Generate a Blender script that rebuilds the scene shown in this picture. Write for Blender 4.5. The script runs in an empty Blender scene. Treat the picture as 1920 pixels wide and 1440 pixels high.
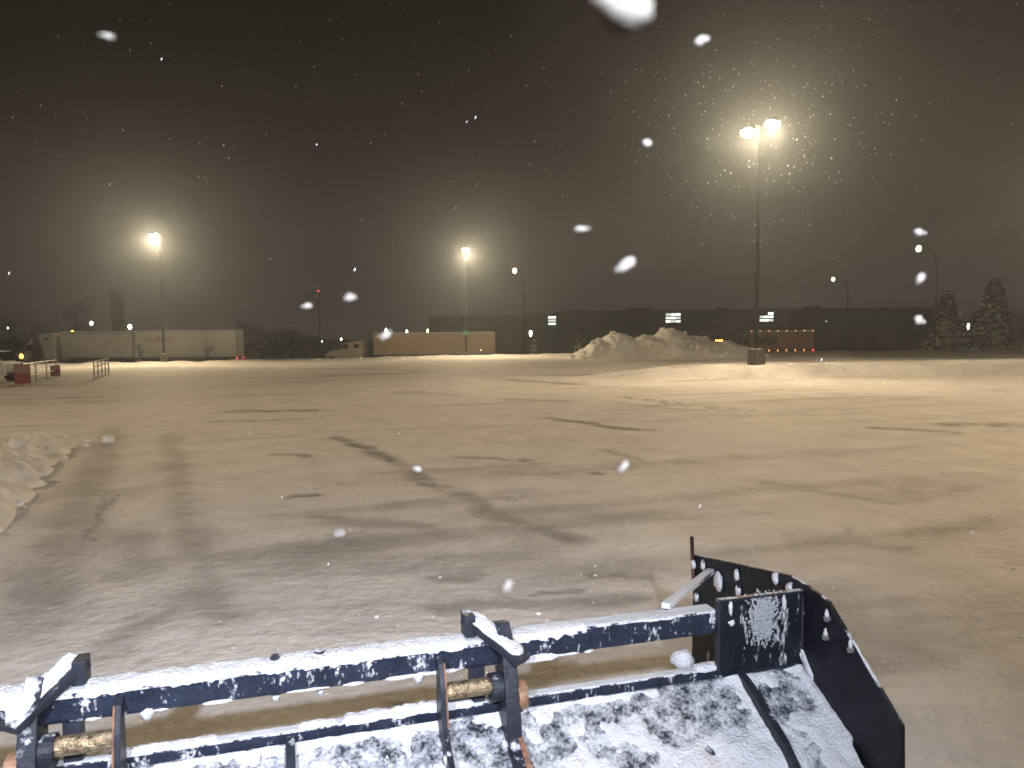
import bpy, math, random
import numpy as np
from mathutils import Vector, Matrix

# ------------------------------------------------------------------ camera, world, exposure
scene = bpy.context.scene
COL = scene.collection
F_PX, CX, CY = 1442.0, 960.0, 720.0          # focal length and centre in pixels of the 1920x1440 photograph
CAM = Vector((0.0, 0.0, 2.4))
PITCH = math.atan(90.0 / 1442.0)             # looking slightly down
ROLL = -0.010
cam_d = bpy.data.cameras.new('camera')
cam_d.sensor_fit = 'HORIZONTAL'
cam_d.sensor_width = 34.6
cam_d.lens = 34.6 * F_PX / 1920.0
cam_d.clip_start = 0.05
cam_d.clip_end = 4000.0
cam_d.dof.use_dof = True
cam_d.dof.focus_distance = 9.0
cam_d.dof.aperture_fstop = 4.2
cam = bpy.data.objects.new('camera', cam_d)
COL.objects.link(cam)
ROT = Matrix.Rotation(math.pi / 2 - PITCH, 3, 'X') @ Matrix.Rotation(ROLL, 3, 'Z')
cam.matrix_world = Matrix.Translation(CAM) @ ROT.to_4x4()
scene.camera = cam

world = bpy.data.worlds.new('World')
scene.world = world
world.use_nodes = True
wn, wl = world.node_tree.nodes, world.node_tree.links
wn.clear()
w_out = wn.new('ShaderNodeOutputWorld')
w_bg = wn.new('ShaderNodeBackground')
w_tc = wn.new('ShaderNodeTexCoord')
w_sep = wn.new('ShaderNodeSeparateXYZ')
w_ramp = wn.new('ShaderNodeValToRGB')          # snow cloud lit from below by the town: brown, paler at the skyline
w_ramp.color_ramp.elements[0].position = 0.0
w_ramp.color_ramp.elements[0].color = (0.040, 0.033, 0.028, 1)
w_ramp.color_ramp.elements[1].position = 0.55
w_ramp.color_ramp.elements[1].color = (0.0016, 0.0009, 0.0008, 1)
e = w_ramp.color_ramp.elements.new(0.22)
e.color = (0.010, 0.0068, 0.0055, 1)
wl.new(w_tc.outputs['Generated'], w_sep.inputs[0])
wl.new(w_sep.outputs['Z'], w_ramp.inputs[0])
wl.new(w_ramp.outputs[0], w_bg.inputs['Color'])
w_bg.inputs['Strength'].default_value = 1.0
wl.new(w_bg.outputs[0], w_out.inputs['Surface'])

vs = scene.view_settings
vs.view_transform = 'Standard'
vs.look = 'None'
vs.exposure = 0.0
vs.gamma = 1.0
vs.use_curve_mapping = False
scene.cycles.use_denoising = True
scene.cycles.max_bounces = 4
scene.cycles.volume_bounces = 0
scene.cycles.sample_clamp_indirect = 4.0
scene.render.film_transparent = False

LAMP_COL = (1.0, 0.76, 0.47)
LAMP_W = 11000.0            # watts of one parking lot lamp head
WORK_COL = (0.83, 0.86, 1.0)
WORK_W = 1500.0             # watts of one machine work light

random.seed(7)
RNG = np.random.default_rng(11)

# ------------------------------------------------------------------ photograph pixel -> direction
def ray(px, py):
    return (ROT @ Vector(((px - CX) / F_PX, -(py - CY) / F_PX, -1.0)))
def at_depth(px, py, y):
    d = ray(px, py)
    return CAM + d * (y / d.y)
def on_ground(px, py, z=0.0):
    d = ray(px, py)
    return CAM + d * ((z - CAM.z) / d.z)

# ------------------------------------------------------------------ noise in numpy
def _hash(ix, iy, seed):
    h = (ix.astype(np.int64) * 374761393 + iy.astype(np.int64) * 668265263 + seed * 1442695041) & 0xffffffff
    h = ((h ^ (h >> 13)) * 1274126177) & 0xffffffff
    h = h ^ (h >> 16)
    return (h & 0xffff) / 65535.0
def vnoise(x, y, seed=0):
    x = np.asarray(x, float); y = np.asarray(y, float)
    ix, iy = np.floor(x), np.floor(y)
    fx, fy = x - ix, y - iy
    fx = fx * fx * (3 - 2 * fx); fy = fy * fy * (3 - 2 * fy)
    a = _hash(ix, iy, seed); b = _hash(ix + 1, iy, seed)
    c = _hash(ix, iy + 1, seed); d = _hash(ix + 1, iy + 1, seed)
    return (a * (1 - fx) + b * fx) * (1 - fy) + (c * (1 - fx) + d * fx) * fy
def fbm(x, y, seed=0, octs=4):
    s, amp, tot = 0.0, 1.0, 0.0
    for o in range(octs):
        s = s + amp * vnoise(np.asarray(x) * 2 ** o, np.asarray(y) * 2 ** o, seed + 17 * o)
        tot += amp; amp *= 0.5
    return s / tot
def sstep(a, b, x):
    t = np.clip((x - a) / (b - a), 0, 1)
    return t * t * (3 - 2 * t)

# ------------------------------------------------------------------ materials
MATS = {}
def mat(name, col, rough=0.6, metal=0.0, var=0.12, scale=6.0, bump=0.0, bump_scale=40.0, emit=None, spec=None, alt=None):
    if name in MATS:
        return MATS[name]
    m = bpy.data.materials.new(name); m.use_nodes = True
    n, l = m.node_tree.nodes, m.node_tree.links
    b = n['Principled BSDF']
    b.inputs['Roughness'].default_value = rough
    b.inputs['Metallic'].default_value = metal
    if spec is not None:
        b.inputs['Specular IOR Level'].default_value = spec
    tc = n.new('ShaderNodeTexCoord')
    no = n.new('ShaderNodeTexNoise'); no.inputs['Scale'].default_value = scale; no.inputs['Detail'].default_value = 5
    l.new(tc.outputs['Object'], no.inputs['Vector'])
    r = n.new('ShaderNodeValToRGB')
    r.color_ramp.elements[0].position = 0.3; r.color_ramp.elements[1].position = 0.72
    a = alt if alt else tuple(c * (1 - 2 * var) for c in col)
    r.color_ramp.elements[0].color = (*a, 1)
    r.color_ramp.elements[1].color = (*tuple(min(1, c * (1 + var)) for c in col), 1)
    l.new(no.outputs['Fac'], r.inputs[0]); l.new(r.outputs[0], b.inputs['Base Color'])
    if bump:
        n2 = n.new('ShaderNodeTexNoise'); n2.inputs['Scale'].default_value = bump_scale; n2.inputs['Detail'].default_value = 4
        l.new(tc.outputs['Object'], n2.inputs['Vector'])
        bp = n.new('ShaderNodeBump'); bp.inputs['Strength'].default_value = bump; bp.inputs['Distance'].default_value = 0.02
        l.new(n2.outputs['Fac'], bp.inputs['Height']); l.new(bp.outputs[0], b.inputs['Normal'])
    if emit:
        b.inputs['Emission Color'].default_value = (*emit[0], 1)
        b.inputs['Emission Strength'].default_value = emit[1]
    MATS[name] = m
    return m

def snowy_mat(name, paint, amount, scale, up_gain, rough=0.38, metal=0.0, stretch=(1, 1, 1), rust=0.0, coat=0.0, lo=0.47, hi=0.58):
    """paint with caked snow stuck to it: a ragged mask that also gathers on upward faces"""
    m = bpy.data.materials.new(name); m.use_nodes = True
    n, l = m.node_tree.nodes, m.node_tree.links
    b = n['Principled BSDF']
    tc = n.new('ShaderNodeTexCoord'); mp = n.new('ShaderNodeMapping'); mp.inputs['Scale'].default_value = stretch
    l.new(tc.outputs['Object'], mp.inputs['Vector'])
    no = n.new('ShaderNodeTexNoise'); no.inputs['Scale'].default_value = scale; no.inputs['Detail'].default_value = 9
    no.inputs['Roughness'].default_value = 0.66
    l.new(mp.outputs[0], no.inputs['Vector'])
    big = n.new('ShaderNodeTexNoise'); big.inputs['Scale'].default_value = scale * 0.23; big.inputs['Detail'].default_value = 2
    l.new(mp.outputs[0], big.inputs['Vector'])
    ge = n.new('ShaderNodeNewGeometry'); se = n.new('ShaderNodeSeparateXYZ'); l.new(ge.outputs['Normal'], se.inputs[0])
    def math_n(op, a, bb):
        k = n.new('ShaderNodeMath'); k.operation = op
        for i, v in enumerate((a, bb)):
            if isinstance(v, (int, float)): k.inputs[i].default_value = v
            else: l.new(v, k.inputs[i])
        return k.outputs[0]
    up = math_n('MULTIPLY', math_n('MAXIMUM', se.outputs['Z'], 0.0), up_gain)
    bigc = math_n('MULTIPLY', math_n('SUBTRACT', big.outputs['Fac'], 0.5), 0.9)
    sm = math_n('ADD', math_n('ADD', no.outputs['Fac'], bigc), math_n('ADD', up, amount - 0.5))
    r = n.new('ShaderNodeValToRGB'); r.color_ramp.elements[0].position = lo; r.color_ramp.elements[1].position = hi
    l.new(sm, r.inputs[0])
    pn = n.new('ShaderNodeTexNoise'); pn.inputs['Scale'].default_value = 7; pn.inputs['Detail'].default_value = 6
    l.new(tc.outputs['Object'], pn.inputs['Vector'])
    pr = n.new('ShaderNodeValToRGB')
    pr.color_ramp.elements[0].position = 0.35; pr.color_ramp.elements[0].color = (*paint, 1)
    pr.color_ramp.elements[1].position = 0.75; pr.color_ramp.elements[1].color = (*tuple(c * 1.7 + 0.004 for c in paint), 1)
    if rust:
        e2 = pr.color_ramp.elements.new(0.80); e2.color = (0.16, 0.075, 0.03, 1)
        pr.color_ramp.elements[1].position = 0.80 - 0.2 * rust
        e2.position = 0.86 - 0.2 * rust
    l.new(pn.outputs['Fac'], pr.inputs[0])
    mix = n.new('ShaderNodeMix'); mix.data_type = 'RGBA'
    l.new(r.outputs[0], mix.inputs['Factor']); l.new(pr.outputs[0], mix.inputs['A'])
    mix.inputs['B'].default_value = (0.56, 0.575, 0.605, 1)
    l.new(mix.outputs['Result'], b.inputs['Base Color'])
    mr = n.new('ShaderNodeMapRange'); mr.inputs['To Min'].default_value = rough; mr.inputs['To Max'].default_value = 0.85
    l.new(r.outputs[0], mr.inputs[0]); l.new(mr.outputs[0], b.inputs['Roughness'])
    bp = n.new('ShaderNodeBump'); bp.inputs['Strength'].default_value = 0.9; bp.inputs['Distance'].default_value = 0.012
    l.new(sm, bp.inputs['Height']); l.new(bp.outputs[0], b.inputs['Normal'])
    b.inputs['Metallic'].default_value = metal
    b.inputs['Coat Weight'].default_value = coat
    b.inputs['Specular IOR Level'].default_value = 0.22
    MATS[name] = m
    return m

def light_mat(name, col, strength):
    if name in MATS: return MATS[name]
    m = bpy.data.materials.new(name); m.use_nodes = True
    n, l = m.node_tree.nodes, m.node_tree.links
    b = n['Principled BSDF']
    b.inputs['Base Color'].default_value = (0.8, 0.8, 0.8, 1)
    b.inputs['Emission Color'].default_value = (*col, 1)
    b.inputs['Emission Strength'].default_value = strength
    m.cycles.emission_sampling = 'NONE'
    MATS[name] = m
    return m

# ------------------------------------------------------------------ mesh collector
class MB:
    def __init__(self): self.v, self.f = [], []
    def add(self, vs_, fs):
        o = len(self.v); self.v.extend([tuple(p) for p in vs_]); self.f.extend([tuple(i + o for i in q) for q in fs]); return self
    def box(self, lo, hi, M=None):
        x0, y0, z0 = lo; x1, y1, z1 = hi
        p = [Vector(q) for q in ((x0,y0,z0),(x1,y0,z0),(x1,y1,z0),(x0,y1,z0),(x0,y0,z1),(x1,y0,z1),(x1,y1,z1),(x0,y1,z1))]
        if M: p = [M @ q for q in p]
        return self.add(p, [(0,3,2,1),(4,5,6,7),(0,1,5,4),(1,2,6,5),(2,3,7,6),(3,0,4,7)])
    def prism(self, poly, a0, a1, axis='y'):
        """polygon given in the two other axes (x,z for axis y; y,z for axis x; x,y for z), extruded a0..a1"""
        n = len(poly)
        def P(q, a):
            return {'y': (q[0], a, q[1]), 'x': (a, q[0], q[1]), 'z': (q[0], q[1], a)}[axis]
        vs_ = [P(q, a0) for q in poly] + [P(q, a1) for q in poly]
        fs = [tuple(range(n)), tuple(range(2 * n - 1, n - 1, -1))]
        fs += [(i, n + i, n + (i + 1) % n, (i + 1) % n) for i in range(n)]
        return self.add(vs_, fs)
    def tube(self, pts, radii, sides=8, cap=True):
        pts = [Vector(p) for p in pts]
        if not hasattr(radii, '__len__'): radii = [radii] * len(pts)
        base = len(self.v); up = Vector((0.13, 0.31, 0.94)).normalized()
        for i, p in enumerate(pts):
            d = (pts[min(i + 1, len(pts) - 1)] - pts[max(i - 1, 0)])
            d = d.normalized() if d.length > 1e-9 else Vector((0, 0, 1))
            a = d.cross(up)
            if a.length < 1e-3: a = d.cross(Vector((1, 0, 0)))
            a.normalize(); b = d.cross(a)
            for k in range(sides):
                t = 2 * math.pi * k / sides
                self.v.append(tuple(p + (a * math.cos(t) + b * math.sin(t)) * radii[i]))
        for i in range(len(pts) - 1):
            for k in range(sides):
                q = base + i * sides; k2 = (k + 1) % sides
                self.f.append((q + k, q + k2, q + sides + k2, q + sides + k))
        if cap:
            self.f.append(tuple(base + k for k in range(sides)))
            self.f.append(tuple(base + (len(pts) - 1) * sides + k for k in reversed(range(sides))))
        return self
    def cyl(self, p0, p1, r, sides=14): return self.tube([p0, p1], r, sides)
    def blob(self, c, r, seed=0, rough=0.25, seg=7, rings=5, M=None):
        rg = random.Random(seed); c = Vector(c); base = len(self.v)
        rr = (r, r, r) if not hasattr(r, '__len__') else r
        pts = [Vector((0, 0, -1))]
        for i in range(1, rings):
            ph = -math.pi / 2 + math.pi * i / rings
            for k in range(seg):
                t = 2 * math.pi * (k + 0.5 * (i % 2)) / seg
                pts.append(Vector((math.cos(ph) * math.cos(t), math.cos(ph) * math.sin(t), math.sin(ph))))
        pts.append(Vector((0, 0, 1)))
        for p in pts:
            s = 1 + rg.uniform(-rough, rough)
            q = Vector((p.x * rr[0] * s, p.y * rr[1] * s, p.z * rr[2] * s))
            if M: q = M @ q
            self.v.append(tuple(c + q))
        for k in range(seg): self.f.append((base, base + 1 + (k + 1) % seg, base + 1 + k))
        for i in range(rings - 2):
            a = base + 1 + i * seg
            for k in range(seg): self.f.append((a + k, a + (k + 1) % seg, a + seg + (k + 1) % seg, a + seg + k))
        a = base + 1 + (rings - 2) * seg; top = len(self.v) - 1
        for k in range(seg): self.f.append((a + k, a + (k + 1) % seg, top))
        return self
    def build(self, name, m, parent=None, smooth=False, bevel=0.0, subsurf=0):
        me = bpy.data.meshes.new(name); me.from_pydata(self.v, [], self.f); me.update()
        me.materials.append(m)
        if smooth:
            me.polygons.foreach_set('use_smooth', [True] * len(me.polygons))
        o = bpy.data.objects.new(name, me); COL.objects.link(o)
        if parent: o.parent = parent
        if bevel:
            md = o.modifiers.new('bevel', 'BEVEL'); md.width = bevel; md.segments = 2; md.limit_method = 'ANGLE'
        if subsurf:
            md = o.modifiers.new('sub', 'SUBSURF'); md.levels = subsurf; md.render_levels = subsurf
        return o

def tag(o, label=None, cat=None, group=None, kind=None):
    if label: o['label'] = label
    if cat: o['category'] = cat
    if group: o['group'] = group
    if kind: o['kind'] = kind
    return o
def empty(name, loc=(0, 0, 0), rz=0.0):
    o = bpy.data.objects.new(name, None); COL.objects.link(o)
    o.location = loc; o.rotation_euler = (0, 0, rz); o.empty_display_size = 0.2
    return o
def copy_tree(o, parent=None):
    c = o.copy(); COL.objects.link(c); c.parent = parent
    for ch in list(o.children): copy_tree(ch, c)
    return c

# ------------------------------------------------------------------ ground
RIM = [(-300, 40), (-90, 64), (-34, 77.5), (-5.5, 93.5), (12, 97), (60, 93), (110, 84), (300, 60)]
ROAD_Z = -1.15
def rim_y(x): return np.interp(x, [p[0] for p in RIM], [p[1] for p in RIM])

P1 = at_depth(1418, 682, 43.0)          # nearest lamp pole foot (stands on a snowed-in island)
P2 = at_depth(308, 682, 77.0)
P3 = at_depth(874, 667, 93.0)

def strokes():
    """thin spots and tyre tracks in the packed snow: pixel path, half width in metres, strength"""
    S = []
    def s(path, w, k): S.append(([on_ground(*p) for p in path], w, k * 0.85))
    s([(630, 820), (690, 842), (752, 872)], 0.20, 0.95)
    s([(752, 872), (800, 905), (862, 914)], 0.22, 0.6)
    s([(862, 925), (930, 962), (1010, 990), (1060, 1010)], 0.24, 0.55)
    s([(1030, 784), (1100, 792), (1160, 803), (1212, 806)], 0.26, 0.9)
    s([(1035, 884), (1075, 883), (1115, 887)], 0.20, 0.8)
    s([(1130, 845), (1200, 862)], 0.16, 0.3)
    s([(860, 858), (930, 860), (985, 862)], 0.16, 0.6)
    s([(520, 852), (568, 854)], 0.18, 0.75)
    s([(545, 930), (590, 927)], 0.13, 0.8)
    s([(600, 915), (645, 906)], 0.05, 0.6)
    s([(590, 968), (680, 978), (800, 985)], 0.26, 0.45)
    s([(700, 1005), (800, 1010)], 0.22, 0.4)
    s([(760, 1070), (830, 1050)], 0.15, 0.4)
    s([(800, 1085), (880, 1080)], 0.15, 0.35)
    s([(1100, 1080), (1180, 1078), (1230, 1088)], 0.18, 0.6)
    s([(830, 1140), (930, 1130), (1040, 1135), (1200, 1120)], 0.18, 0.5)
    s([(1000, 1115), (1090, 1108)], 0.07, 0.55)
    s([(430, 771), (520, 770), (604, 769)], 0.40, 0.7)
    s([(400, 790), (560, 786)], 0.30, 0.4)
    s([(390, 826), (560, 818)], 0.12, 0.4)
    s([(900, 708), (1000, 715), (1080, 720)], 0.7, 0.55)
    s([(1010, 703), (1100, 704)], 0.6, 0.5)
    s([(950, 748), (1060, 752)], 0.4, 0.4)
    s([(760, 735), (860, 742)], 0.6, 0.35)
    s([(1120, 725), (1230, 730)], 0.5, 0.3)
    s([(1640, 802), (1740, 806), (1790, 812)], 0.25, 0.6)
    s([(1790, 795), (1920, 797)], 0.55, 0.65)
    s([(1340, 858), (1560, 858)], 0.18, 0.3)
    s([(1150, 755), (1250, 765), (1360, 770)], 0.14, 0.5)
    s([(1260, 750), (1340, 752)], 0.16, 0.3)
    s([(1440, 905), (1560, 925), (1680, 945)], 0.18, 0.35)
    s([(1600, 1015), (1680, 1030)], 0.2, 0.3)
    s([(1600, 990), (1560, 1010)], 0.08, 0.3)
    # soft tyre tracks on the left
    s([(215, 800), (185, 880), (140, 980), (95, 1080), (40, 1190)], 0.42, 0.34)
    s([(318, 810), (332, 900), (348, 980), (372, 1060), (410, 1160)], 0.30, 0.36)
    s([(255, 1010), (275, 1060), (240, 1080)], 0.35, 0.35)
    s([(205, 925), (180, 985), (165, 1010)], 0.06, 0.6)
    s([(190, 935), (170, 1000)], 0.07, 0.5)
    s([(190, 1230), (260, 1170), (330, 1140)], 0.20, 0.35)
    s([(230, 1155), (245, 1150)], 0.08, 0.7)
    s([(280, 1235), (300, 1228)], 0.05, 0.7)
    s([(0, 720), (160, 712), (300, 745), (560, 740)], 0.5, 0.2)
    s([(0, 800), (150, 796)], 0.2, 0.3)
    def ticks(p, q, n_, L, w, k):
        a_, b_ = on_ground(*p), on_ground(*q); d_ = (b_ - a_).normalized(); nn = Vector((-d_.y, d_.x, 0))
        for i in range(n_):
            c_ = a_.lerp(b_, (i + 0.5) / n_); S.append(([c_ - nn * L / 2, c_ + nn * L / 2 + d_ * 0.05], w, k))
    ticks((1150, 742), (1370, 770), 26, 0.35, 0.07, 0.45)
    ticks((1220, 748), (1420, 772), 22, 0.35, 0.07, 0.4)
    ticks((205, 925), (165, 1015), 9, 0.12, 0.05, 0.5)
    return S

def seg_dist(X, Y, path):
    best = np.full(X.shape, 1e9)
    for a, b in zip(path[:-1], path[1:]):
        ax, ay, bx, by = a.x, a.y, b.x, b.y
        L = (bx - ax) ** 2 + (by - ay) ** 2 + 1e-9
        t = np.clip(((X - ax) * (bx - ax) + (Y - ay) * (by - ay)) / L, 0, 1)
        best = np.minimum(best, np.hypot(X - ax - t * (bx - ax), Y - ay - t * (by - ay)))
    return best

def ground_height(X, Y):
    ry = rim_y(X) + 2.2 * (vnoise(X / 7.0, Y * 0, 3) - 0.5)
    d = Y - ry
    inside = 1 - sstep(1.0, 7.0, d)
    z = ROAD_Z * (1 - inside)
    rim = np.exp(-(d / 2.0) ** 2) * (0.02 + 0.30 * fbm(X / 1.6, Y / 1.6, 5, 3))
    rim *= np.where(Y > 20, 1, 0)
    z = z + rim
    # snowed-in island that carries the nearest lamp pole
    dx, dy = X - P1.x, Y - P1.y
    front = sstep(-1.9 + 0.7 * (vnoise(X / 1.4, Y * 0, 9) - 0.5), -0.5, dy)
    back = 1 - sstep(2.5, 6.0, dy)
    ends = sstep(-11.0, -1.5, dx) * (1 - sstep(22.0, 46.0, dx))
    z = z + (P1.z - 0.02) * front * back * ends * (0.86 + 0.24 * fbm(X / 1.1, Y / 1.1, 21, 3)) 
    # snow drifted up behind the corral
    z = z + 0.02 * (fbm(X / 3.5, Y / 3.5, 31, 3) - 0.5) * 2
    z = z + 0.016 * (fbm(X / 0.55, Y / 0.55, 41, 3) - 0.5) * 2
    return z

def make_ground():
    ang_f = np.linspace(-58, 58, 620)
    ang_b = np.linspace(58, 302, 75)[1:-1]
    ang = np.radians(np.concatenate([ang_f, ang_b]))
    rad = np.concatenate([[0.6], np.geomspace(1.6, 125, 430), np.geomspace(132, 1500, 26)])
    A, R = np.meshgrid(ang, rad)
    X, Y = R * np.sin(A), R * np.cos(A)
    Z = ground_height(X, Y)
    wear = np.zeros_like(X)
    jx = X + 0.30 * (fbm(X / 0.5, Y / 0.5, 61, 3) - 0.5)
    jy = Y + 0.30 * (fbm(X / 0.5, Y / 0.5, 71, 3) - 0.5)
    near = R < 70
    for path, w, k in strokes():
        far = path[0].y
        d = seg_dist(jx, jy, path)
        ragged = 0.55 + 0.9 * fbm(X / (1.3 * w + 0.12), Y / (1.3 * w + 0.12), 81, 3)
        g = np.exp(-(d / (w * ragged)) ** 2) * k
        g = g * (0.45 + 0.55 * sstep(0.34, 0.58, fbm(X / 0.3, Y / 0.3, 85, 4))) if k > 0.5 else g
        wear = np.maximum(wear, g * near)
    # general scraping: long streaks along the plough's passes
    u_ = X * 0.95 + Y * 0.30; v_ = -X * 0.30 + Y * 0.95
    streak = fbm(u_ / 7.0, v_ / 0.9, 91, 4)
    blot = fbm(X / 6.0, Y / 6.0, 95, 4)
    wear = np.maximum(wear, 0.34 * sstep(0.52, 0.80, 0.6 * streak + 0.45 * blot))
    wear = np.clip(wear + 0.16 * (fbm(X / 1.8, Y / 1.8, 99, 4) - 0.42), 0, 1)
    lot = 1 - sstep(-3.0, 0.0, Y - rim_y(X))
    isl = sstep(-1.8, -1.0, Y - P1.y) * (1 - sstep(5, 9, Y - P1.y)) * sstep(-9, -1, X - P1.x)
    wear = wear * lot * (1 - isl)
    Z = Z - 0.022 * wear * lot
    nr, na = X.shape
    verts = np.stack([X, Y, Z], -1).reshape(-1, 3)
    idx = np.arange(nr * na).reshape(nr, na)
    nxt = np.roll(idx, -1, axis=1)
    quads = np.stack([idx[:-1], nxt[:-1], nxt[1:], idx[1:]], -1).reshape(-1, 4)[:, ::-1]
    me = bpy.data.meshes.new('snowy_lot')
    cap = tuple(int(i) for i in idx[0])
    me.from_pydata(verts.tolist(), [], [tuple(q) for q in quads.tolist()] + [cap[::-1]])
    me.update()
    at = me.attributes.new('wear', 'FLOAT', 'POINT')
    at.data.foreach_set('value', wear.reshape(-1).astype(np.float32))
    me.polygons.foreach_set('use_smooth', [True] * len(me.polygons))
    m = bpy.data.materials.new('packed_snow'); m.use_nodes = True
    n, l = m.node_tree.nodes, m.node_tree.links
    b = n['Principled BSDF']
    tc = n.new('ShaderNodeTexCoord')
    a = n.new('ShaderNodeAttribute'); a.attribute_name = 'wear'
    n1 = n.new('ShaderNodeTexNoise'); n1.inputs['Scale'].default_value = 0.9; n1.inputs['Detail'].default_value = 12; n1.inputs['Roughness'].default_value = 0.66; n1.inputs['Distortion'].default_value = 0.6
    n2 = n.new('ShaderNodeTexNoise'); n2.inputs['Scale'].default_value = 18; n2.inputs['Detail'].default_value = 9; n2.inputs['Roughness'].default_value = 0.65
    for q in (n1, n2): l.new(tc.outputs['Object'], q.inputs['Vector'])
    ad = n.new('ShaderNodeMath'); ad.operation = 'MULTIPLY_ADD'; ad.inputs[1].default_value = 0.80
    l.new(n1.outputs['Fac'], ad.inputs[0]); l.new(a.outputs['Fac'], ad.inputs[2])
    ad2 = n.new('ShaderNodeMath'); ad2.operation = 'MULTIPLY_ADD'; ad2.inputs[1].default_value = 0.34
    l.new(n2.outputs['Fac'], ad2.inputs[0]); l.new(ad.outputs[0], ad2.inputs[2])
    r = n.new('ShaderNodeValToRGB')
    el = r.color_ramp.elements
    el[0].position = 0.24; el[0].color = (0.80, 0.765, 0.735, 1)
    el[1].position = 1.10 if False else 1.0; el[1].color = (0.24, 0.228, 0.215, 1)
    q = el.new(0.46); q.color = (0.66, 0.63, 0.605, 1)
    q = el.new(0.68); q.color = (0.45, 0.43, 0.41, 1)
    # fine scrape lines left by the cutting edge, along the passes
    mp = n.new('ShaderNodeMapping'); mp.inputs['Rotation'].default_value = (0, 0, -0.25); mp.inputs['Scale'].default_value = (0.5, 3.2, 1.0)
    n5 = n.new('ShaderNodeTexNoise'); n5.inputs['Scale'].default_value = 1.3; n5.inputs['Detail'].default_value = 7
    l.new(tc.outputs['Object'], mp.inputs['Vector']); l.new(mp.outputs[0], n5.inputs['Vector'])
    ad3 = n.new('ShaderNodeMath'); ad3.operation = 'MULTIPLY_ADD'; ad3.inputs[1].default_value = 0.20
    l.new(n5.outputs['Fac'], ad3.inputs[0]); l.new(ad2.outputs[0], ad3.inputs[2])
    ad4 = n.new('ShaderNodeMath'); ad4.operation = 'SUBTRACT'; ad4.inputs[1].default_value = 0.315
    l.new(ad3.outputs[0], ad4.inputs[0])
    l.new(ad4.outputs[0], r.inputs[0]); l.new(r.outputs[0], b.inputs['Base Color'])
    mr = n.new('ShaderNodeMapRange'); mr.inputs['From Min'].default_value = 0.4; mr.inputs['From Max'].default_value = 1.0
    mr.inputs['To Min'].default_value = 0.8; mr.inputs['To Max'].default_value = 0.6
    l.new(ad2.outputs[0], mr.inputs[0]); l.new(mr.outputs[0], b.inputs['Roughness'])
    b.inputs['Specular IOR Level'].default_value = 0.12
    n3 = n.new('ShaderNodeTexNoise'); n3.inputs['Scale'].default_value = 45; n3.inputs['Detail'].default_value = 5
    l.new(tc.outputs['Object'], n3.inputs['Vector'])
    bp = n.new('ShaderNodeBump'); bp.inputs['Strength'].default_value = 0.5; bp.inputs['Distance'].default_value = 0.012
    n4 = n.new('ShaderNodeTexNoise'); n4.inputs['Scale'].default_value = 7; n4.inputs['Detail'].default_value = 6
    l.new(tc.outputs['Object'], n4.inputs['Vector'])
    bp2 = n.new('ShaderNodeBump'); bp2.inputs['Strength'].default_value = 0.8; bp2.inputs['Distance'].default_value = 0.05
    l.new(n4.outputs['Fac'], bp2.inputs['Height']); l.new(bp2.outputs[0], bp.inputs['Normal'])
    l.new(n3.outputs['Fac'], bp.inputs['Height']); l.new(bp.outputs[0], b.inputs['Normal'])
    me.materials.append(m)
    o = bpy.data.objects.new('ground', me); COL.objects.link(o)
    tag(o, 'snow covered parking lot with scraped grey patches and tyre tracks', kind='structure')
    return o
make_ground()
def gz(x, y): return float(ground_height(np.array([float(x)]), np.array([float(y)]))[0])

# ------------------------------------------------------------------ shared materials
M_SNOW = mat('fresh_snow', (0.80, 0.80, 0.80), 0.8, var=0.05, scale=9, bump=0.6, bump_scale=60)
M_PILE = mat('plowed_snow', (0.88, 0.86, 0.82), 0.8, var=0.05, scale=1.2, bump=0.7, bump_scale=6, alt=(0.72, 0.70, 0.66))
M_STEEL = mat('dark_steel', (0.03, 0.03, 0.032), 0.5, metal=0.3)
M_POLE = mat('pole_paint', (0.016, 0.014, 0.013), 0.9, spec=0.05)
M_CONC = mat('concrete', (0.13, 0.122, 0.11), 0.85, var=0.15, scale=8, bump=0.4)
M_WHITE = mat('white_paint', (0.60, 0.60, 0.58), 0.4, var=0.08, scale=1.5)
M_GREY = mat('galvanised', (0.30, 0.30, 0.30), 0.45, metal=0.5)
M_RUBBER = mat('rubber', (0.02, 0.02, 0.02), 0.8)
M_RIM = mat('wheel_rim', (0.35, 0.35, 0.36), 0.35, metal=0.7)
M_GLASS = mat('dark_glass', (0.012, 0.013, 0.015), 0.08, var=0.05)
M_RED = mat('red_plastic', (0.20, 0.014, 0.018), 0.5)
M_BLACK = mat('black_plastic', (0.015, 0.015, 0.015), 0.5)
L_LAMP = light_mat('lamp_lens', (1.0, 0.86, 0.60), 300)
L_WHITE = light_mat('cold_lamp', (1.0, 0.95, 0.86), 14)
L_WARM = light_mat('sodium_lamp', (1.0, 0.72, 0.38), 14)
L_AMBER = light_mat('amber_lamp', (1.0, 0.42, 0.04), 8)
L_AMBER_DIM = light_mat('amber_marker', (1.0, 0.33, 0.10), 2.2)
L_REDL = light_mat('red_lamp', (1.0, 0.05, 0.06), 3.5)
L_WIN = light_mat('lit_window', (0.86, 1.0, 0.86), 1.6)

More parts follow.
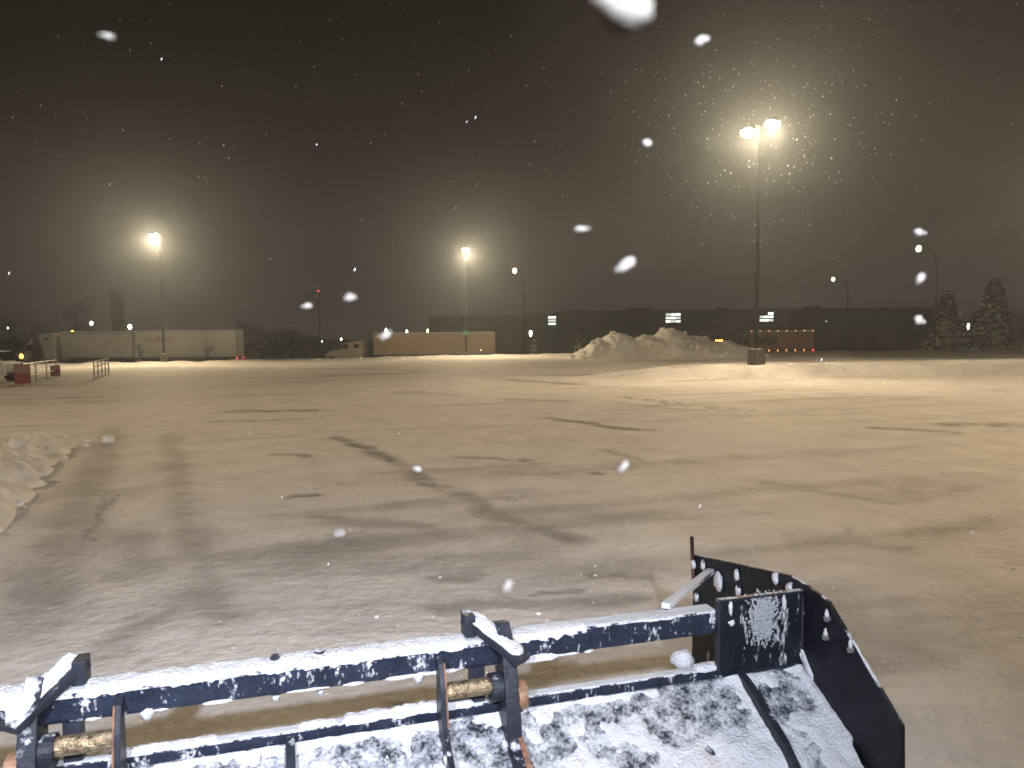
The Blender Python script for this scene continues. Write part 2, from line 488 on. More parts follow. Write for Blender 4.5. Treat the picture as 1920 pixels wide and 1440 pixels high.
# ------------------------------------------------------------------ parking lot lamps
def lamp_pole(foot, height, heads, label, group, base_h=0.8, base_w=0.7, base_rot=0.35, sign=False, lit=True, power=1.0, scatter=0.10, aim=(0.15, -1.0)):
    root = empty('lamp_pole', foot)
    tag(root, label, 'lamp post', group)
    b = MB(); a = base_w / 2
    M = Matrix.Rotation(base_rot, 4, 'Z')
    b.box((-a, -a, -0.9), (a, a, base_h), M); b.build('concrete_base', M_CONC, root, bevel=0.03)
    c = MB(); rs = random.Random(int(foot[0] * 10))
    c.blob((0, 0, base_h + 0.02), (a * 0.8, a * 0.8, 0.05), 3, 0.15, 10, 6); c.build('snow_cap', M_SNOW, root, smooth=True)
    f = MB(); f.box((-0.2, -0.2, base_h + 0.03), (0.2, 0.2, base_h + 0.06), M); f.build('base_plate', M_POLE, root)
    p = MB(); p.tube([(0, 0, base_h + 0.05), (0, 0, height * 0.5), (0, 0, height + 0.05)], [0.115, 0.10, 0.075], 12)
    p.build('pole', M_POLE, root, smooth=True)
    for (dx, dy, dz) in heads:
        hp = Vector((dx, dy, height + dz)); d = Vector((dx, dy, 0)); L = d.length; dn = d.normalized()
        ang = math.atan2(dn.y, dn.x); R = Matrix.Translation(hp) @ Matrix.Rotation(ang, 4, 'Z')
        arm = MB(); arm.tube([(0, 0, height - 0.05), (dx * 0.6, dy * 0.6, hp.z + 0.02)], 0.035, 8); arm.build('arm', M_POLE, root)
        h = MB(); h.box((-0.36, -0.30, 0.0), (0.40, 0.30, 0.20), R)
        h.box((-0.30, -0.24, 0.195), (0.34, 0.24, 0.27), R)
        ho = h.build('lamp_housing', M_POLE, root, bevel=0.03)
        le = MB(); le.blob((0, 0, 0), (0.40, 0.36, 0.30), 2, 0.0, 14, 8)
        lo = le.build('lens', L_LAMP if lit else M_GREY, ho, smooth=True)
        lo.matrix_local = R @ Matrix.Translation((0.02, 0, -0.06))
        if lit:
            # most of the light goes down and outwards from the head, some is scattered all round by the lens
            for kind_, share in (('SPOT', power), ('POINT', scatter)):
                ld = bpy.data.lights.new('lot_lamp', kind_); ld.energy = LAMP_W * share; ld.color = LAMP_COL; ld.shadow_soft_size = 0.16
                lx = bpy.data.objects.new('lot_lamp', ld); COL.objects.link(lx); lx.parent = root
                lx.location = (hp.x + 0.02, hp.y, hp.z - 0.56)
                if kind_ == 'SPOT':
                    ld.spot_size = math.radians(172); ld.spot_blend = 1.0
                    lx.rotation_mode = 'QUATERNION'
                    lx.rotation_quaternion = Vector((aim[0], aim[1], aim[2] if len(aim) > 2 else -0.62)).to_track_quat('-Z', 'Y')
    if sign:
        s = MB(); s.box((-0.30, -0.15, 2.6), (0.30, -0.12, 3.1)); s.build('sign_plate', mat('green_sign', (0.10, 0.28, 0.19), 0.5), root)
    return root
GL = 'lamp posts of the parking lot'
def hgt(px_top, P, xpx): return at_depth(xpx, px_top, P.y).z - P.z
lamp_pole(P1, hgt(238, P1, 1420), [(-0.50, 0.15, -0.16), (0.62, -0.35, 0.12)],
          'nearest tall lamp post with two lit heads on square concrete base', GL, power=0.31, scatter=0.19, aim=(-0.25, -0.97, -0.30))
lamp_pole((P2.x, P2.y, gz(P2.x, P2.y) - 0.1), at_depth(297, 440, P2.y).z - gz(P2.x, P2.y), [(-0.2, -0.75, 0.0)],
          'lit lamp post in front of the white trailer with faded red lettering', GL, power=1.3, base_h=0.85, base_w=0.72)
lamp_pole((P3.x, P3.y, gz(P3.x, P3.y) - 0.15), at_depth(873, 466, P3.y).z - gz(P3.x, P3.y), [(0.15, -0.75, 0.0)],
          'lit lamp post with small green plate in front of tan trailer', GL, power=1.3, base_h=0.5, base_w=0.6, sign=True, aim=(0.55, -0.8), scatter=0.16)
# the same lot goes on beyond the picture
for (x, y, am, lab) in ((46, 55, (-0.85, -0.5), 'lamp post of the lot out to the right of the picture'),
                    (-30, 6, (0.8, 0.9), 'lamp post of the lot out of view on the left'),
                    (25, 4, (-0.75, 0.65), 'lamp post of the lot out of view on the near right')):
    lamp_pole((x, y, 0), 13.4, [(0.7, 0.0, 0.0), (-0.7, 0.0, 0.0)], lab, GL, power=0.55, scatter=0.02, aim=am)

# ------------------------------------------------------------------ snow pile, windrow
def snow_pile():
    c = at_depth(1245, 668, 81); nx, ny = 150, 80
    X, Y = np.meshgrid(np.linspace(-13, 14, nx), np.linspace(-7, 8, ny))
    def pk(px, py, dy, sx, sy):
        p = at_depth(px, py, 81 + dy); return (p.x - c.x, dy, p.z, sx, sy)
    H = np.zeros_like(X)
    for (a, b, h, sx, sy) in (pk(1158, 625, -0.5, 2.6, 3.0), pk(1130, 637, -1.0, 2.4, 2.6), pk(1255, 614, 0.5, 2.5, 3.0), pk(1215, 630, -1, 2.6, 2.6),
                              pk(1300, 632, 0, 3.0, 3.2), pk(1362, 641, -0.5, 2.2, 2.4), pk(1395, 655, -1, 2.0, 2.0), pk(1105, 655, -1, 1.6, 2.0)):
        r = np.sqrt(((X - a) / (sx * 1.35)) ** 2 + ((Y - b) / (sy * 1.35)) ** 2)
        H = np.maximum(H, (h + 0.1) * np.clip(1 - r ** 1.8, 0, 1))
    lum = fbm(X / 1.2, Y / 1.2, 7, 4) - 0.5
    edge = sstep(0.02, 0.5, H)
    H = H + edge * (0.65 * lum + 0.18 * (np.abs(fbm(X / 0.45, Y / 0.45, 17, 3) - 0.5) * 2 - 0.3))
    Z = np.where(H > 0.02, H, -0.4)
    G = ground_height(X + c.x, Y + c.y)
    V = np.stack([X, Y, Z + np.minimum(G, 0.3) - 0.05], -1).reshape(-1, 3)
    i = np.arange(nx * ny).reshape(ny, nx)
    Q = np.stack([i[:-1, :-1], i[:-1, 1:], i[1:, 1:], i[1:, :-1]], -1).reshape(-1, 4)
    mb = MB(); mb.v = V.tolist(); mb.f = [tuple(q) for q in Q.tolist()]
    o = mb.build('snow_pile', M_PILE, smooth=True); o.location = (c.x, c.y, 0)
    rg = random.Random(31); ch = MB()
    for k in range(420):
        i_, j_ = rg.randrange(6, ny - 6), rg.randrange(6, nx - 6)
        if H[j_ if False else i_, j_] < 0.15: continue
        rr = rg.choice((0.07, 0.09, 0.12, 0.16, 0.28))
        ch.blob((float(X[i_, j_]), float(Y[i_, j_]), float(V[i_ * nx + j_][2]) + rr * 0.15), (rr * rg.uniform(.8, 1.4), rr, rr * rg.uniform(.6, 1)), k, 0.35, 5, 4)
    tag(ch.build('snow_chunks', M_PILE, o), kind='stuff')
    tag(o, 'big lumpy pile of plowed snow with two humps at the far lot edge', 'snow pile')
snow_pile()

def windrow():
    a = on_ground(92, 830); b = on_ground(-95, 985)
    a = Vector((a.x, a.y, 0)); b = Vector((b.x, b.y, 0))
    d = (b - a).normalized(); a = a - d * 0.0; L = (b - a).length + 7.0; n = Vector((-d.y, d.x, 0))
    nu, nv = 190, 46
    U, V = np.meshgrid(np.linspace(-0.6, L, nu), np.linspace(-1.5, 1.5, nv))
    wid = 0.34 + 0.30 * vnoise(U / 0.5, U * 0, 4)
    prof = np.clip(1 - (np.abs(V) / (wid + 0.15)) ** 2.0, 0, 1)
    end = sstep(-0.6, 1.6, U)
    lump = fbm(U / 0.45, V / 0.45, 12, 4)
    H = prof * end * (0.50 * lump + 0.45 * np.abs(fbm(U / 0.2, V / 0.2, 19, 3) - 0.5)) + prof * end * 0.10 * np.exp(-((V + wid * 0.45) / 0.22) ** 2)
    H = np.where(H > 0.004, H, -0.08)
    mb = MB()
    for u, v, h in zip(U.ravel(), V.ravel(), H.ravel()):
        p = a + d * float(u) + n * float(v); mb.v.append((p.x, p.y, float(h)))
    i = np.arange(nu * nv).reshape(nv, nu)
    Q = np.stack([i[:-1, :-1], i[:-1, 1:], i[1:, 1:], i[1:, :-1]], -1).reshape(-1, 4)
    mb.f = [tuple(q) for q in Q.tolist()]
    rgc = random.Random(8)
    for k in range(150):
        u = rgc.uniform(-0.9, L); side = rgc.choice((-1, 1)); v = side * abs(rgc.gauss(0.40, 0.25)); p = a + d * u + n * v
        rr = rgc.choice((0.012, 0.016, 0.02, 0.03, 0.06))
        mb.blob((p.x, p.y, rr * 0.3 + (0.10 if abs(v) < 0.4 else 0)), (rr * 1.2, rr, rr * 0.8), k, 0.3, 7, 5)
    o = mb.build('snow_ridge', mat('ridge_snow', (0.76, 0.73, 0.69), 0.8, var=0.08, scale=3, bump=0.6, bump_scale=16), smooth=True)
    tag(o, 'low ridge of lumpy plowed snow beside the tyre tracks at left', 'snow ridge')
windrow()
def clod(px, py, r, seed, label):
    p = on_ground(px, py); mb = MB(); mb.blob((0, 0, r * 0.5), (r * 1.2, r, r * 0.75), seed, 0.25, 9, 6)
    o = mb.build('snow_clod', M_SNOW, smooth=True); o.location = (p.x, p.y, gz(p.x, p.y) - 0.01)
    tag(o, label, 'snow lump', 'loose lumps of snow on the lot')
clod(203, 829, 0.14, 1, 'small snow lump just right of the end of the low snow ridge')
clod(637, 1003, 0.07, 2, 'small snow lump lying on the grey scraped patch')
clod(465, 813, 0.07, 3, 'tiny snow lump far out on the lot above the tyre tracks')

def crumbs():
    rg = random.Random(21); mb = MB()
    for k in range(420):
        y = 5.0 + 24 * rg.random() ** 1.6; x = rg.uniform(-0.72, 0.72) * y
        if fbm(np.array([x / 2.2]), np.array([y / 2.2]), 55, 2)[0] < 0.52: continue
        rr = rg.choice((0.004, 0.005, 0.007, 0.009, 0.016))
        mb.blob((x, y, gz(x, y) + rr * 0.3), (rr * rg.uniform(0.9, 1.5), rr, rr * 0.8), k, 0.3, 6, 4)
    o = mb.build('snow_crumbs', M_PILE, smooth=True); tag(o, 'tiny loose crumbs of snow strewn over the lot', kind='stuff')
crumbs()

# ------------------------------------------------------------------ the snow pusher in front of the machine
TH = math.radians(16.4)
BU = Vector((math.cos(TH), math.sin(TH), 0)); BV = Vector((-math.sin(TH), math.cos(TH), 0))
B0 = Vector((1.46, 3.83, 0))                                   # inner face of the right end plate, plane of the crossbar
BM = Matrix.Translation(B0) @ Matrix(((BU.x, BV.x, 0), (BU.y, BV.y, 0), (0, 0, 1))).to_4x4()
BMI = BM.inverted()
def bp_t(px, py, t=0.0):
    """pixel -> blade coordinates on the vertical plane at forward offset t"""
    d = ray(px, py); o = CAM - B0
    k = (t - o.dot(BV)) / d.dot(BV)
    return BMI @ (CAM + d * k)
def bp_u(px, py, u=0.0):
    d = ray(px, py); o = CAM - B0
    k = (u - o.dot(BU)) / d.dot(BU)
    return BMI @ (CAM + d * k)

NAVY = (0.010, 0.015, 0.028)
MB_BAR = snowy_mat('bar_paint_snow', NAVY, 0.36, 55, 0.50, stretch=(1, 1, 0.6), coat=0.3, rough=0.3)
MB_SHELF = snowy_mat('shelf_paint_snow', (0.018, 0.023, 0.034), 0.50, 62, 0.05, lo=0.36, hi=0.72)
MB_PLATE = snowy_mat('plate_paint_snow', (0.005, 0.006, 0.010), 0.20, 16, 0.25, rust=0.12)
MB_PANEL = snowy_mat('panel_paint_snow', (0.006, 0.008, 0.013), 0.36, 16, 0.2, stretch=(1.6, 1, 0.6))
MB_CLEAN = snowy_mat('bracket_paint', (0.016, 0.018, 0.026), 0.16, 14, 0.28, rust=0.25)
M_RUST = mat('rust_edge', (0.22, 0.105, 0.055), 0.8, var=0.3, scale=30, alt=(0.08, 0.05, 0.04))
M_COPPER = mat('worn_copper', (0.33, 0.19, 0.11), 0.55, metal=0.3, var=0.25, scale=16)
M_BRASS = mat('greased_pin', (0.40, 0.31, 0.19), 0.42, metal=0.8, var=0.4, scale=34, bump=0.5, bump_scale=120)
M_BSNOW = mat('blade_snow', (0.60, 0.61, 0.635), 0.85, var=0.04, scale=20, bump=0.8, bump_scale=70)

def snow_strip(root, name, p0, p1, half, hgt_, seed, cover=0.75, drip=0.02, side=(0, 1, 0), step=0.012):
    """lumpy ribbon of snow lying along an edge from p0 to p1 (blade coordinates)"""
    p0, p1 = Vector(p0), Vector(p1); L = (p1 - p0).length; n = max(6, int(L / step)); d = (p1 - p0).normalized()
    s = Vector(side); s = (s - d * s.dot(d)).normalized(); up = s.cross(d) if s.cross(d).z > 0 else d.cross(s)
    K = 9; rows = []
    ts = np.linspace(0, L, n)
    c_ = fbm(ts / 0.16, ts * 0, seed, 3)
    for i, t in enumerate(ts):
        live = float(sstep(1 - cover - 0.12, 1 - cover + 0.06, c_[i])) * float(sstep(0, 0.03, t) * (1 - sstep(L - 0.03, L, t)))
        row = []
        for k in range(K):
            a = math.pi * k / (K - 1)
            nz = float(fbm(np.array([t / 0.035]), np.array([k * 0.7]), seed + 3, 3)[0])
            hh = hgt_ * (0.45 + 1.1 * nz) * live
            w = half * (0.82 + 0.32 * nz) * (0.25 + 0.75 * live)
            q = p0 + d * float(t) + s * (math.cos(a) * w) + up * (math.sin(a) ** 0.7 * hh - 0.004 - (drip * (nz * 1.6 - 0.3) * live if k in (0, K - 1) else 0) - (0.006 if live < 0.05 else 0))
            row.append(tuple(q))
        rows.append(row)
    mb = MB(); mb.v = [q for r_ in rows for q in r_]
    for i in range(n - 1):
        for k in range(K - 1):
            a = i * K + k; mb.f.append((a, a + 1, a + K + 1, a + K))
    return mb.build(name, M_BSNOW, root, smooth=True)

def bar_between(mb, a, b, w, th, up=(0, 0, 1)):
    a, b = Vector(a), Vector(b); d = (b - a); L = d.length; d.normalize()
    s = d.cross(Vector(up)).normalized(); n = s.cross(d)
    M = Matrix.Translation(a) @ Matrix((( d.x, s.x, n.x), (d.y, s.y, n.y), (d.z, s.z, n.z))).to_4x4()
    return mb.box((0, -w / 2, -th / 2), (L, w / 2, th / 2), M)

def snow_pusher():
    root = empty('snow_pusher'); root.matrix_world = BM
    tag(root, 'dark blue steel snow pusher blade caked with snow at the front of the machine', 'snow pusher')
    tL = bp_t(300, 1272); tR = bp_t(1113, 1168); bR = bp_t(1113, 1220); bL = bp_t(300, 1330)
    zt, zb = 1.040, 0.915
    jx = bp_t(1113, 1190).x; px_ = bp_t(1345, 1160).x
    uA = bp_t(905, 1250, -0.03).x; uB = bp_t(120, 1330, -0.03).x      # the two hinge brackets
    mid = (uA + uB) / 2
    def mir(u): return 2 * mid - u
    # crossbar: outer tube with the sliding tubes
    b = MB(); b.box((mir(jx), 0, zb), (jx, 0.13, zt)); b.build('crossbar', MB_BAR, root, bevel=0.022)
    lo = bp_t(1230, 1206).z; hi = bp_t(1230, 1160).z
    for s_ in (0, 1):
        x0, x1 = (jx - 0.1, px_ + 0.01) if not s_ else (mir(px_ + 0.01), mir(jx - 0.1))
        b = MB(); b.box((x0, 0.012, lo), (x1, 0.118, hi)); b.build('sliding_tube', MB_BAR, root, bevel=0.012)
    rib = bp_t(1385, 1280).x
    # rail along the top of the moldboard and the sloping back plate
    rT = 0.757; rB = rT - 0.062
    sh0 = bp_t(1385, 1290).z
    b = MB(); b.box((mir(-0.02), 0.0, rB), (-0.02, 0.06, rT)); b.build('top_rail', MB_BAR, root, bevel=0.008)
    prof = [(0.0, rB + 0.012), (-0.12, rB - 0.055), (-0.38, rB - 0.21), (-0.52, rB - 0.33), (-0.58, 0.18), (-0.52, 0.06)]
    n = 150; mb = MB(); us = np.linspace(mir(-0.01), -0.01, n)
    fine = []
    for (a, c) in zip(prof[:-1], prof[1:]):
        for k in range(8): fine.append((a[0] + (c[0] - a[0]) * k / 8, a[1] + (c[1] - a[1]) * k / 8))
    fine.append(prof[-1]); m = len(fine)
    for u in us:
        for (t, w) in fine:
            mb.v.append((float(u), t, w))
    for i in range(n - 1):
        for k in range(m - 1):
            a = i * m + k; mb.f.append((a, a + 1, a + m + 1, a + m))
    o = mb.build('moldboard', MB_SHELF, root, smooth=True)
    md = o.modifiers.new('thick', 'SOLIDIFY'); md.thickness = 0.012; md.offset = -1
    # packed snow lying on the sloping plate: real thickness, thin and broken in places
    nu, nv = 520, 60
    path = [Vector((t, w)) for t, w in prof[:4]]; seg = [(b_ - a_).length for a_, b_ in zip(path[:-1], path[1:])]; tot = sum(seg)
    def along(q):
        q = min(q, tot - 1e-6)
        for a_, b_, L_ in zip(path[:-1], path[1:], seg):
            if q <= L_: d_ = (b_ - a_) / L_; return a_ + d_ * q, Vector((d_.y, -d_.x)) if -d_.x > 0 else Vector((-d_.y, d_.x))
            q -= L_
    Ug, Vg = np.meshgrid(np.linspace(mir(-0.02), -0.02, nu), np.linspace(0.01, tot, nv))
    th_ = 0.9 * (fbm(Ug / 0.30, Vg / 0.22, 201, 3) - 0.5) + 0.75 * (fbm(Ug / 0.07, Vg / 0.07, 211, 4) - 0.5)
    th_ += -0.13 + 0.30 * sstep(0.22, 0.42, Vg) + 0.20 * np.exp(-(Vg / 0.045) ** 2)
    for ru in (rib, mir(rib), -0.02, mir(-0.02)): th_ += 0.24 * np.exp(-((Ug - ru) / 0.05) ** 2)
    bare = bp_t(1290, 1330, -0.2).x
    th_ -= 0.22 * np.exp(-(((Ug - bare) / 0.20) ** 2 + ((Vg - 0.17) / 0.10) ** 2)) + 0.15 * np.exp(-(((Ug - uA + 0.05) / 0.12) ** 2 + ((Vg - 0.12) / 0.12) ** 2))
    H_ = np.where(th_ > 0, 0.004 + 0.050 * th_ ** 0.8 * (th_ > 0), -0.006) if False else np.clip(np.sign(th_) * np.abs(th_) ** 0.75 * 0.040, -0.005, 0.026)
    mb = MB()
    for r_ in range(nv):
        base_, nrm = along(float(Vg[r_, 0]))
        for c_ in range(nu):
            h_ = float(H_[r_, c_]); mb.v.append((float(Ug[r_, c_]), base_.x + nrm.x * h_, base_.y + nrm.y * h_))
    ii = np.arange(nu * nv).reshape(nv, nu)
    mb.f = [tuple(q_) for q_ in np.stack([ii[:-1, :-1], ii[:-1, 1:], ii[1:, 1:], ii[1:, :-1]], -1).reshape(-1, 4).tolist()]
    mb.build('packed_snow', M_BSNOW, root, smooth=True)
    # cutting edge on the ground
    b = MB(); b.box((mir(0), -0.53, 0.0), (0, -0.49, 0.16)); b.build('cutting_edge', M_STEEL, root, bevel=0.005)
    # ribs on the back plate
    rib = bp_t(1385, 1280).x
    ribs = [rib, rib - 0.63 * 1.0, mir(rib), mir(rib) + 0.63, mid + 0.22, mid - 0.22]
    ribs = [rib, mir(rib), mid]
    for u in ribs:
        pts = [(0.0, rB + 0.045), (-0.12, rB + 0.005), (-0.38, rB - 0.135), (-0.58, rB - 0.31), (-0.60, 0.2),
               (-0.56, 0.2), (-0.52, rB - 0.35), (-0.38, rB - 0.225), (-0.12, rB - 0.07), (0.0, rB)]
        b = MB(); b.prism(pts, u - 0.019, u + 0.019, 'x'); b.build('rib', MB_CLEAN, root, bevel=0.004)
    # both ends: wing panel, end plate, brace, marker rod, bolts
    def plate_pt(px, py): q = bp_u(px, py); return (q.y, q.z)
    outline = [plate_pt(1300, 1040), plate_pt(1478, 1078), plate_pt(1512, 1098), plate_pt(1552, 1128), plate_pt(1690, 1362)]
    outline += [(outline[-1][0] - 0.02, 0.05), (outline[0][0] + 0.02, 0.03)]
    pw_t = bp_t(1440, 1113).z; pw_b = rT - 0.03
    br0 = bp_t(1248, 1140, 0.06); br1 = bp_u(1338, 1070, -0.01)
    for s_ in (0, 1):
        X = (lambda u: u) if not s_ else mir
        def bx(x0, x1, y0, y1, z0, z1):
            q = MB(); a, c = sorted((X(x0), X(x1))); return q.box((a, y0, z0), (c, y1, z1))
        q = MB(); q.prism(outline, *sorted((X(0.0), X(0.022))), 'x'); q.build('end_plate', MB_PLATE, root, bevel=0.004)
        bx(px_, -0.002, -0.012, 0.012, pw_b, pw_t).build('wing_panel', MB_PANEL, root, bevel=0.003)
        bx(px_ - 0.004, px_ + 0.008, -0.018, 0.016, pw_b, pw_t - 0.004).build('panel_flange', MB_CLEAN, root, bevel=0.003)
        bx(px_, -0.003, -0.018, 0.014, pw_t - 0.008, pw_t + 0.002).build('panel_lip', MB_CLEAN, root)
        q = MB(); bar_between(q, (X(br0.x), br0.y, br0.z + 0.01), (X(br1.x - 0.02), br1.y, br1.z), 0.045, 0.03)
        q.build('brace', snowy_mat('brace_snow', (0.03, 0.032, 0.04), 0.62, 20, 0.6) if 'brace_snow' not in MATS else MATS['brace_snow'], root, bevel=0.004)
        r0 = bp_u(1301, 1052, -0.012); r1 = bp_u(1297, 1006, -0.012)
        q = MB(); q.cyl((X(r0.x), r0.y, r0.z - 0.15), (X(r1.x), r1.y, r1.z), 0.012, 10); q.build('marker_rod', mat('rod_paint', (0.05, 0.015, 0.015), 0.5), root, smooth=True)
        gus = bx(-0.20, -0.004, 0.30, 0.318, 0.10, outline[0][1] - 0.10); gus.build('gusset', MB_PLATE, root, bevel=0.004)
        # bolts with snow hanging on them
        for i, (px, py) in enumerate(((1302, 1058), (1320, 1060), (1383, 1078), (1386, 1108), (1455, 1085), (1482, 1103), (1348, 1090), (1308, 1120))):
            p = bp_u(px, py, -0.006)
            q = MB(); q.cyl((X(p.x + 0.008), p.y, p.z + 0.02), (X(p.x - 0.014), p.y, p.z + 0.02), 0.014, 6); q.build('bolt', MB_CLEAN, root)
            q = MB(); q.blob((X(p.x - 0.008), p.y, p.z), (0.014, 0.024 if i != 6 else 0.05, 0.032 if i != 6 else 0.06), i, 0.2, 8, 6); q.build('snow_clump', M_BSNOW, root, smooth=True)
        for i, (px, py) in enumerate(((1552, 1160), (1549, 1195), (1596, 1218))):
            p = bp_u(px, py, -0.006)
            q = MB(); q.cyl((X(p.x + 0.008), p.y, p.z), (X(p.x - 0.014), p.y, p.z), 0.015, 6); q.build('bolt', M_GREY, root)
            q = MB(); q.blob((X(p.x - 0.005), p.y, p.z + 0.02), (0.010, 0.011, 0.028), i + 9, 0.2, 8, 6); q.build('snow_clump', M_BSNOW, root, smooth=True)
        for i, (px, py, sx, sz) in enumerate(((1370, 1140, .012, .035), (1372, 1168, .018, .016), (1470, 1130, .012, .04), (1510, 1150, .014, .06))):
            p = bp_t(px, py, -0.015)
            q = MB(); q.blob((X(p.x), p.y, p.z), (sx, 0.012, sz), i + 20, 0.25, 8, 6); q.build('snow_clump', M_BSNOW, root, smooth=True)
        rgp = random.Random(77 + s_); q = MB()
        pc = bp_t(1432, 1160, -0.013)
        for k in range(900):
            du, dw = rgp.gauss(0, 0.045), rgp.gauss(0, 0.065)
            if abs(du) < 0.11 and abs(dw) < 0.15:
                q.blob((X(pc.x + du), pc.y, pc.z + dw), (rgp.uniform(.002, .008), 0.004, rgp.uniform(.003, .011)), k, 0.3, 5, 4)
        q.build('stuck_snow', mat('thin_snow', (0.33, 0.345, 0.37), 0.9, var=0.15, scale=60), root, smooth=True)
        for (e0_, e1_), sd in zip(zip(outline[0:4], outline[1:5]), (131, 132, 133, 134)):
            snow_strip(root, 'edge_snow', (X(0.011), e0_[0], e0_[1]), (X(0.011), e1_[0], e1_[1]), 0.010, 0.006, sd + s_, 0.45, 0.002, (1, 0, 0))
        q = MB(); q.tube([(X(-0.004), -0.014, pw_b + 0.02 + (pw_t - pw_b - 0.04) * i_ / 14 + 0.0) for i_ in range(15)], [0.007 + 0.002 * (i_ % 2) for i_ in range(15)], 6)
        q.build('weld_bead', M_STEEL, root, smooth=True)
        # rust streaked wear patch and snow in the corner of plate and back plate
        st0 = bp_u(1484, 1242, -0.012); st1 = bp_u(1596, 1438, -0.012)
        snow_strip(root, 'snow_bead', (X(-0.02), 0.02, rB + 0.02), (X(-0.02), -0.40, rB - 0.205), 0.030, 0.022, 5 + s_, 0.95, 0.0, (1, 0, 0))
        snow_strip(root, 'snow_bead', (X(-0.006), 0.05, pw_b + 0.12), (X(-0.006), -0.10, pw_b - 0.06), 0.022, 0.014, 15 + s_, 0.85, 0.0, (0, 0, 1))
        q = MB(); q.blob((X(px_ - 0.08), 0.2, rT - 0.03), (0.06, 0.06, 0.055), 44, 0.15, 10, 7); q.build('snow_clump', M_BSNOW, root, smooth=True)
        snow_strip(root, 'snow_cover', (X(px_ - 0.12), 0.03, rT), (X(-0.03), 0.03, rT), 0.034, 0.020, 51 + s_, 0.9, 0.012)
        snow_strip(root, 'snow_cover', (X(px_), 0.03, hi), (X(jx + 0.18), 0.03, hi), 0.045, 0.008, 61 + s_, 0.6, 0.012)
    # snow on the crossbar and rail
    snow_strip(root, 'snow_cover', (jx - 0.01, 0.058, zt), (uA + 0.03, 0.058, zt), 0.066, 0.016, 71, 0.95, 0.035)
    snow_strip(root, 'snow_cover', (uA - 0.04, 0.058, zt), (uB + 0.04, 0.058, zt), 0.066, 0.018, 72, 0.92, 0.030)
    snow_strip(root, 'snow_cover', (uB - 0.04, 0.058, zt), (mir(jx), 0.058, zt), 0.068, 0.030, 73, 0.97, 0.04)
    snow_strip(root, 'snow_cover', (uA - 0.02, 0.03, rT), (uA - 0.62, 0.03, rT), 0.032, 0.030, 74, 0.85, 0.012)
    snow_strip(root, 'snow_cover', (uB + 0.12, 0.03, rT), (uA - 0.62, 0.03, rT), 0.028, 0.018, 75, 0.42, 0.012)
    snow_strip(root, 'snow_cover', (uA + 0.10, 0.03, rT), (px_ - 0.13, 0.03, rT), 0.030, 0.020, 76, 0.42, 0.015)
    snow_strip(root, 'snow_cover', (uB + 0.06, -0.002, zb + 0.01), (uA - 0.10, -0.002, zb + 0.01), 0.009, 0.007, 77, 0.40, 0.006, (0, 0.2, 1))
    snow_strip(root, 'snow_cover', (uA + 0.12, -0.002, zb + 0.015), (jx, -0.002, zb + 0.015), 0.018, 0.008, 78, 0.62, 0.008, (0, 0.2, 1))
    # grease nipples / stub ends on the bar
    for px in (515, 600):
        p = bp_t(px, 1222); q = MB(); q.cyl((p.x, 0.065, zt), (p.x, 0.065, zt + 0.024), 0.022, 10); q.build('bar_stop', MB_CLEAN, root)
        q = MB(); q.cyl((p.x, 0.065, zb - 0.03), (p.x, 0.065, zb + 0.01), 0.014, 8); q.build('bar_stop', MB_CLEAN, root)
        q = MB(); q.blob((p.x, 0.055, zb - 0.022), (0.018, 0.015, 0.022), px, 0.25, 8, 6); q.build('snow_clump', M_BSNOW, root, smooth=True)
    # hinge brackets: two cheek plates with a pin, a stop bar on top
    for s_, (u, dirn) in enumerate(((uA, 1), (uB, -1))):
        def U(du): return u + dirn * du
        br = empty('hinge_bracket'); br.parent = root
        # outer thick cheek with a hooked top, inner thin cheek
        hook = [(0.10, zt + 0.05), (0.02, zt + 0.07), (-0.08, zt - 0.02), (-0.12, zb - 0.02), (-0.15, zb - 0.12), (-0.17, rT - 0.10),
                (-0.42, rB - 0.17), (-0.62, rB - 0.36), (-0.62, 0.3), (-0.50, 0.3), (-0.40, rB - 0.26), (-0.10, rB - 0.09), (0.0, rT - 0.03), (0.02, zb - 0.10), (0.05, zb - 0.005), (0.0, zb - 0.002), (-0.004, zt + 0.004), (0.10, zt + 0.02)]
        x0, x1 = sorted((U(0.075), U(0.140)))
        q = MB(); q.prism(hook, x0, x1, 'x'); q.build('cheek_plate', MB_CLEAN, br, bevel=0.006)
        edge = [(-0.175, rT - 0.10), (-0.425, rB - 0.17), (-0.625, rB - 0.36), (-0.625, 0.3), (-0.619, 0.3), (-0.619, rB - 0.355), (-0.42, rB - 0.164), (-0.17, rT - 0.093)]
        e0, e1 = sorted((U(0.118), U(0.142)))
        q = MB(); q.prism(edge, e0, e1, 'x'); q.build('rusty_edge', M_RUST, br)
        thin = [(-0.004, zt - 0.03), (-0.06, zt - 0.05), (-0.10, zb - 0.02), (-0.13, rT - 0.02), (-0.40, rB - 0.14), (-0.60, rB - 0.34), (-0.60, 0.3), (-0.50, 0.3),
                (-0.40, rB - 0.23), (-0.10, rB - 0.06), (0.0, rT - 0.01), (-0.004, zb)]
        t0, t1 = sorted((U(-0.205), U(-0.180)))
        q = MB(); q.prism(thin, t0, t1, 'x'); q.build('cheek_plate', MB_CLEAN, br, bevel=0.004)
        t2, t3 = sorted((U(-0.183), U(-0.176)))
        th2 = [(-0.066, zt - 0.05), (-0.106, zb - 0.02), (-0.136, rT - 0.02), (-0.126, rT - 0.02), (-0.096, zb - 0.02), (-0.056, zt - 0.05)]
        q = MB(); q.prism(th2, t2, t3, 'x'); q.build('rusty_edge', M_RUST, br)
        # pin and collar
        pz = zb - 0.055
        q = MB(); q.cyl((U(-0.18), -0.055, pz), (U(0.03), -0.055, pz), 0.037, 22); q.build('pin', M_BRASS, br, smooth=False)
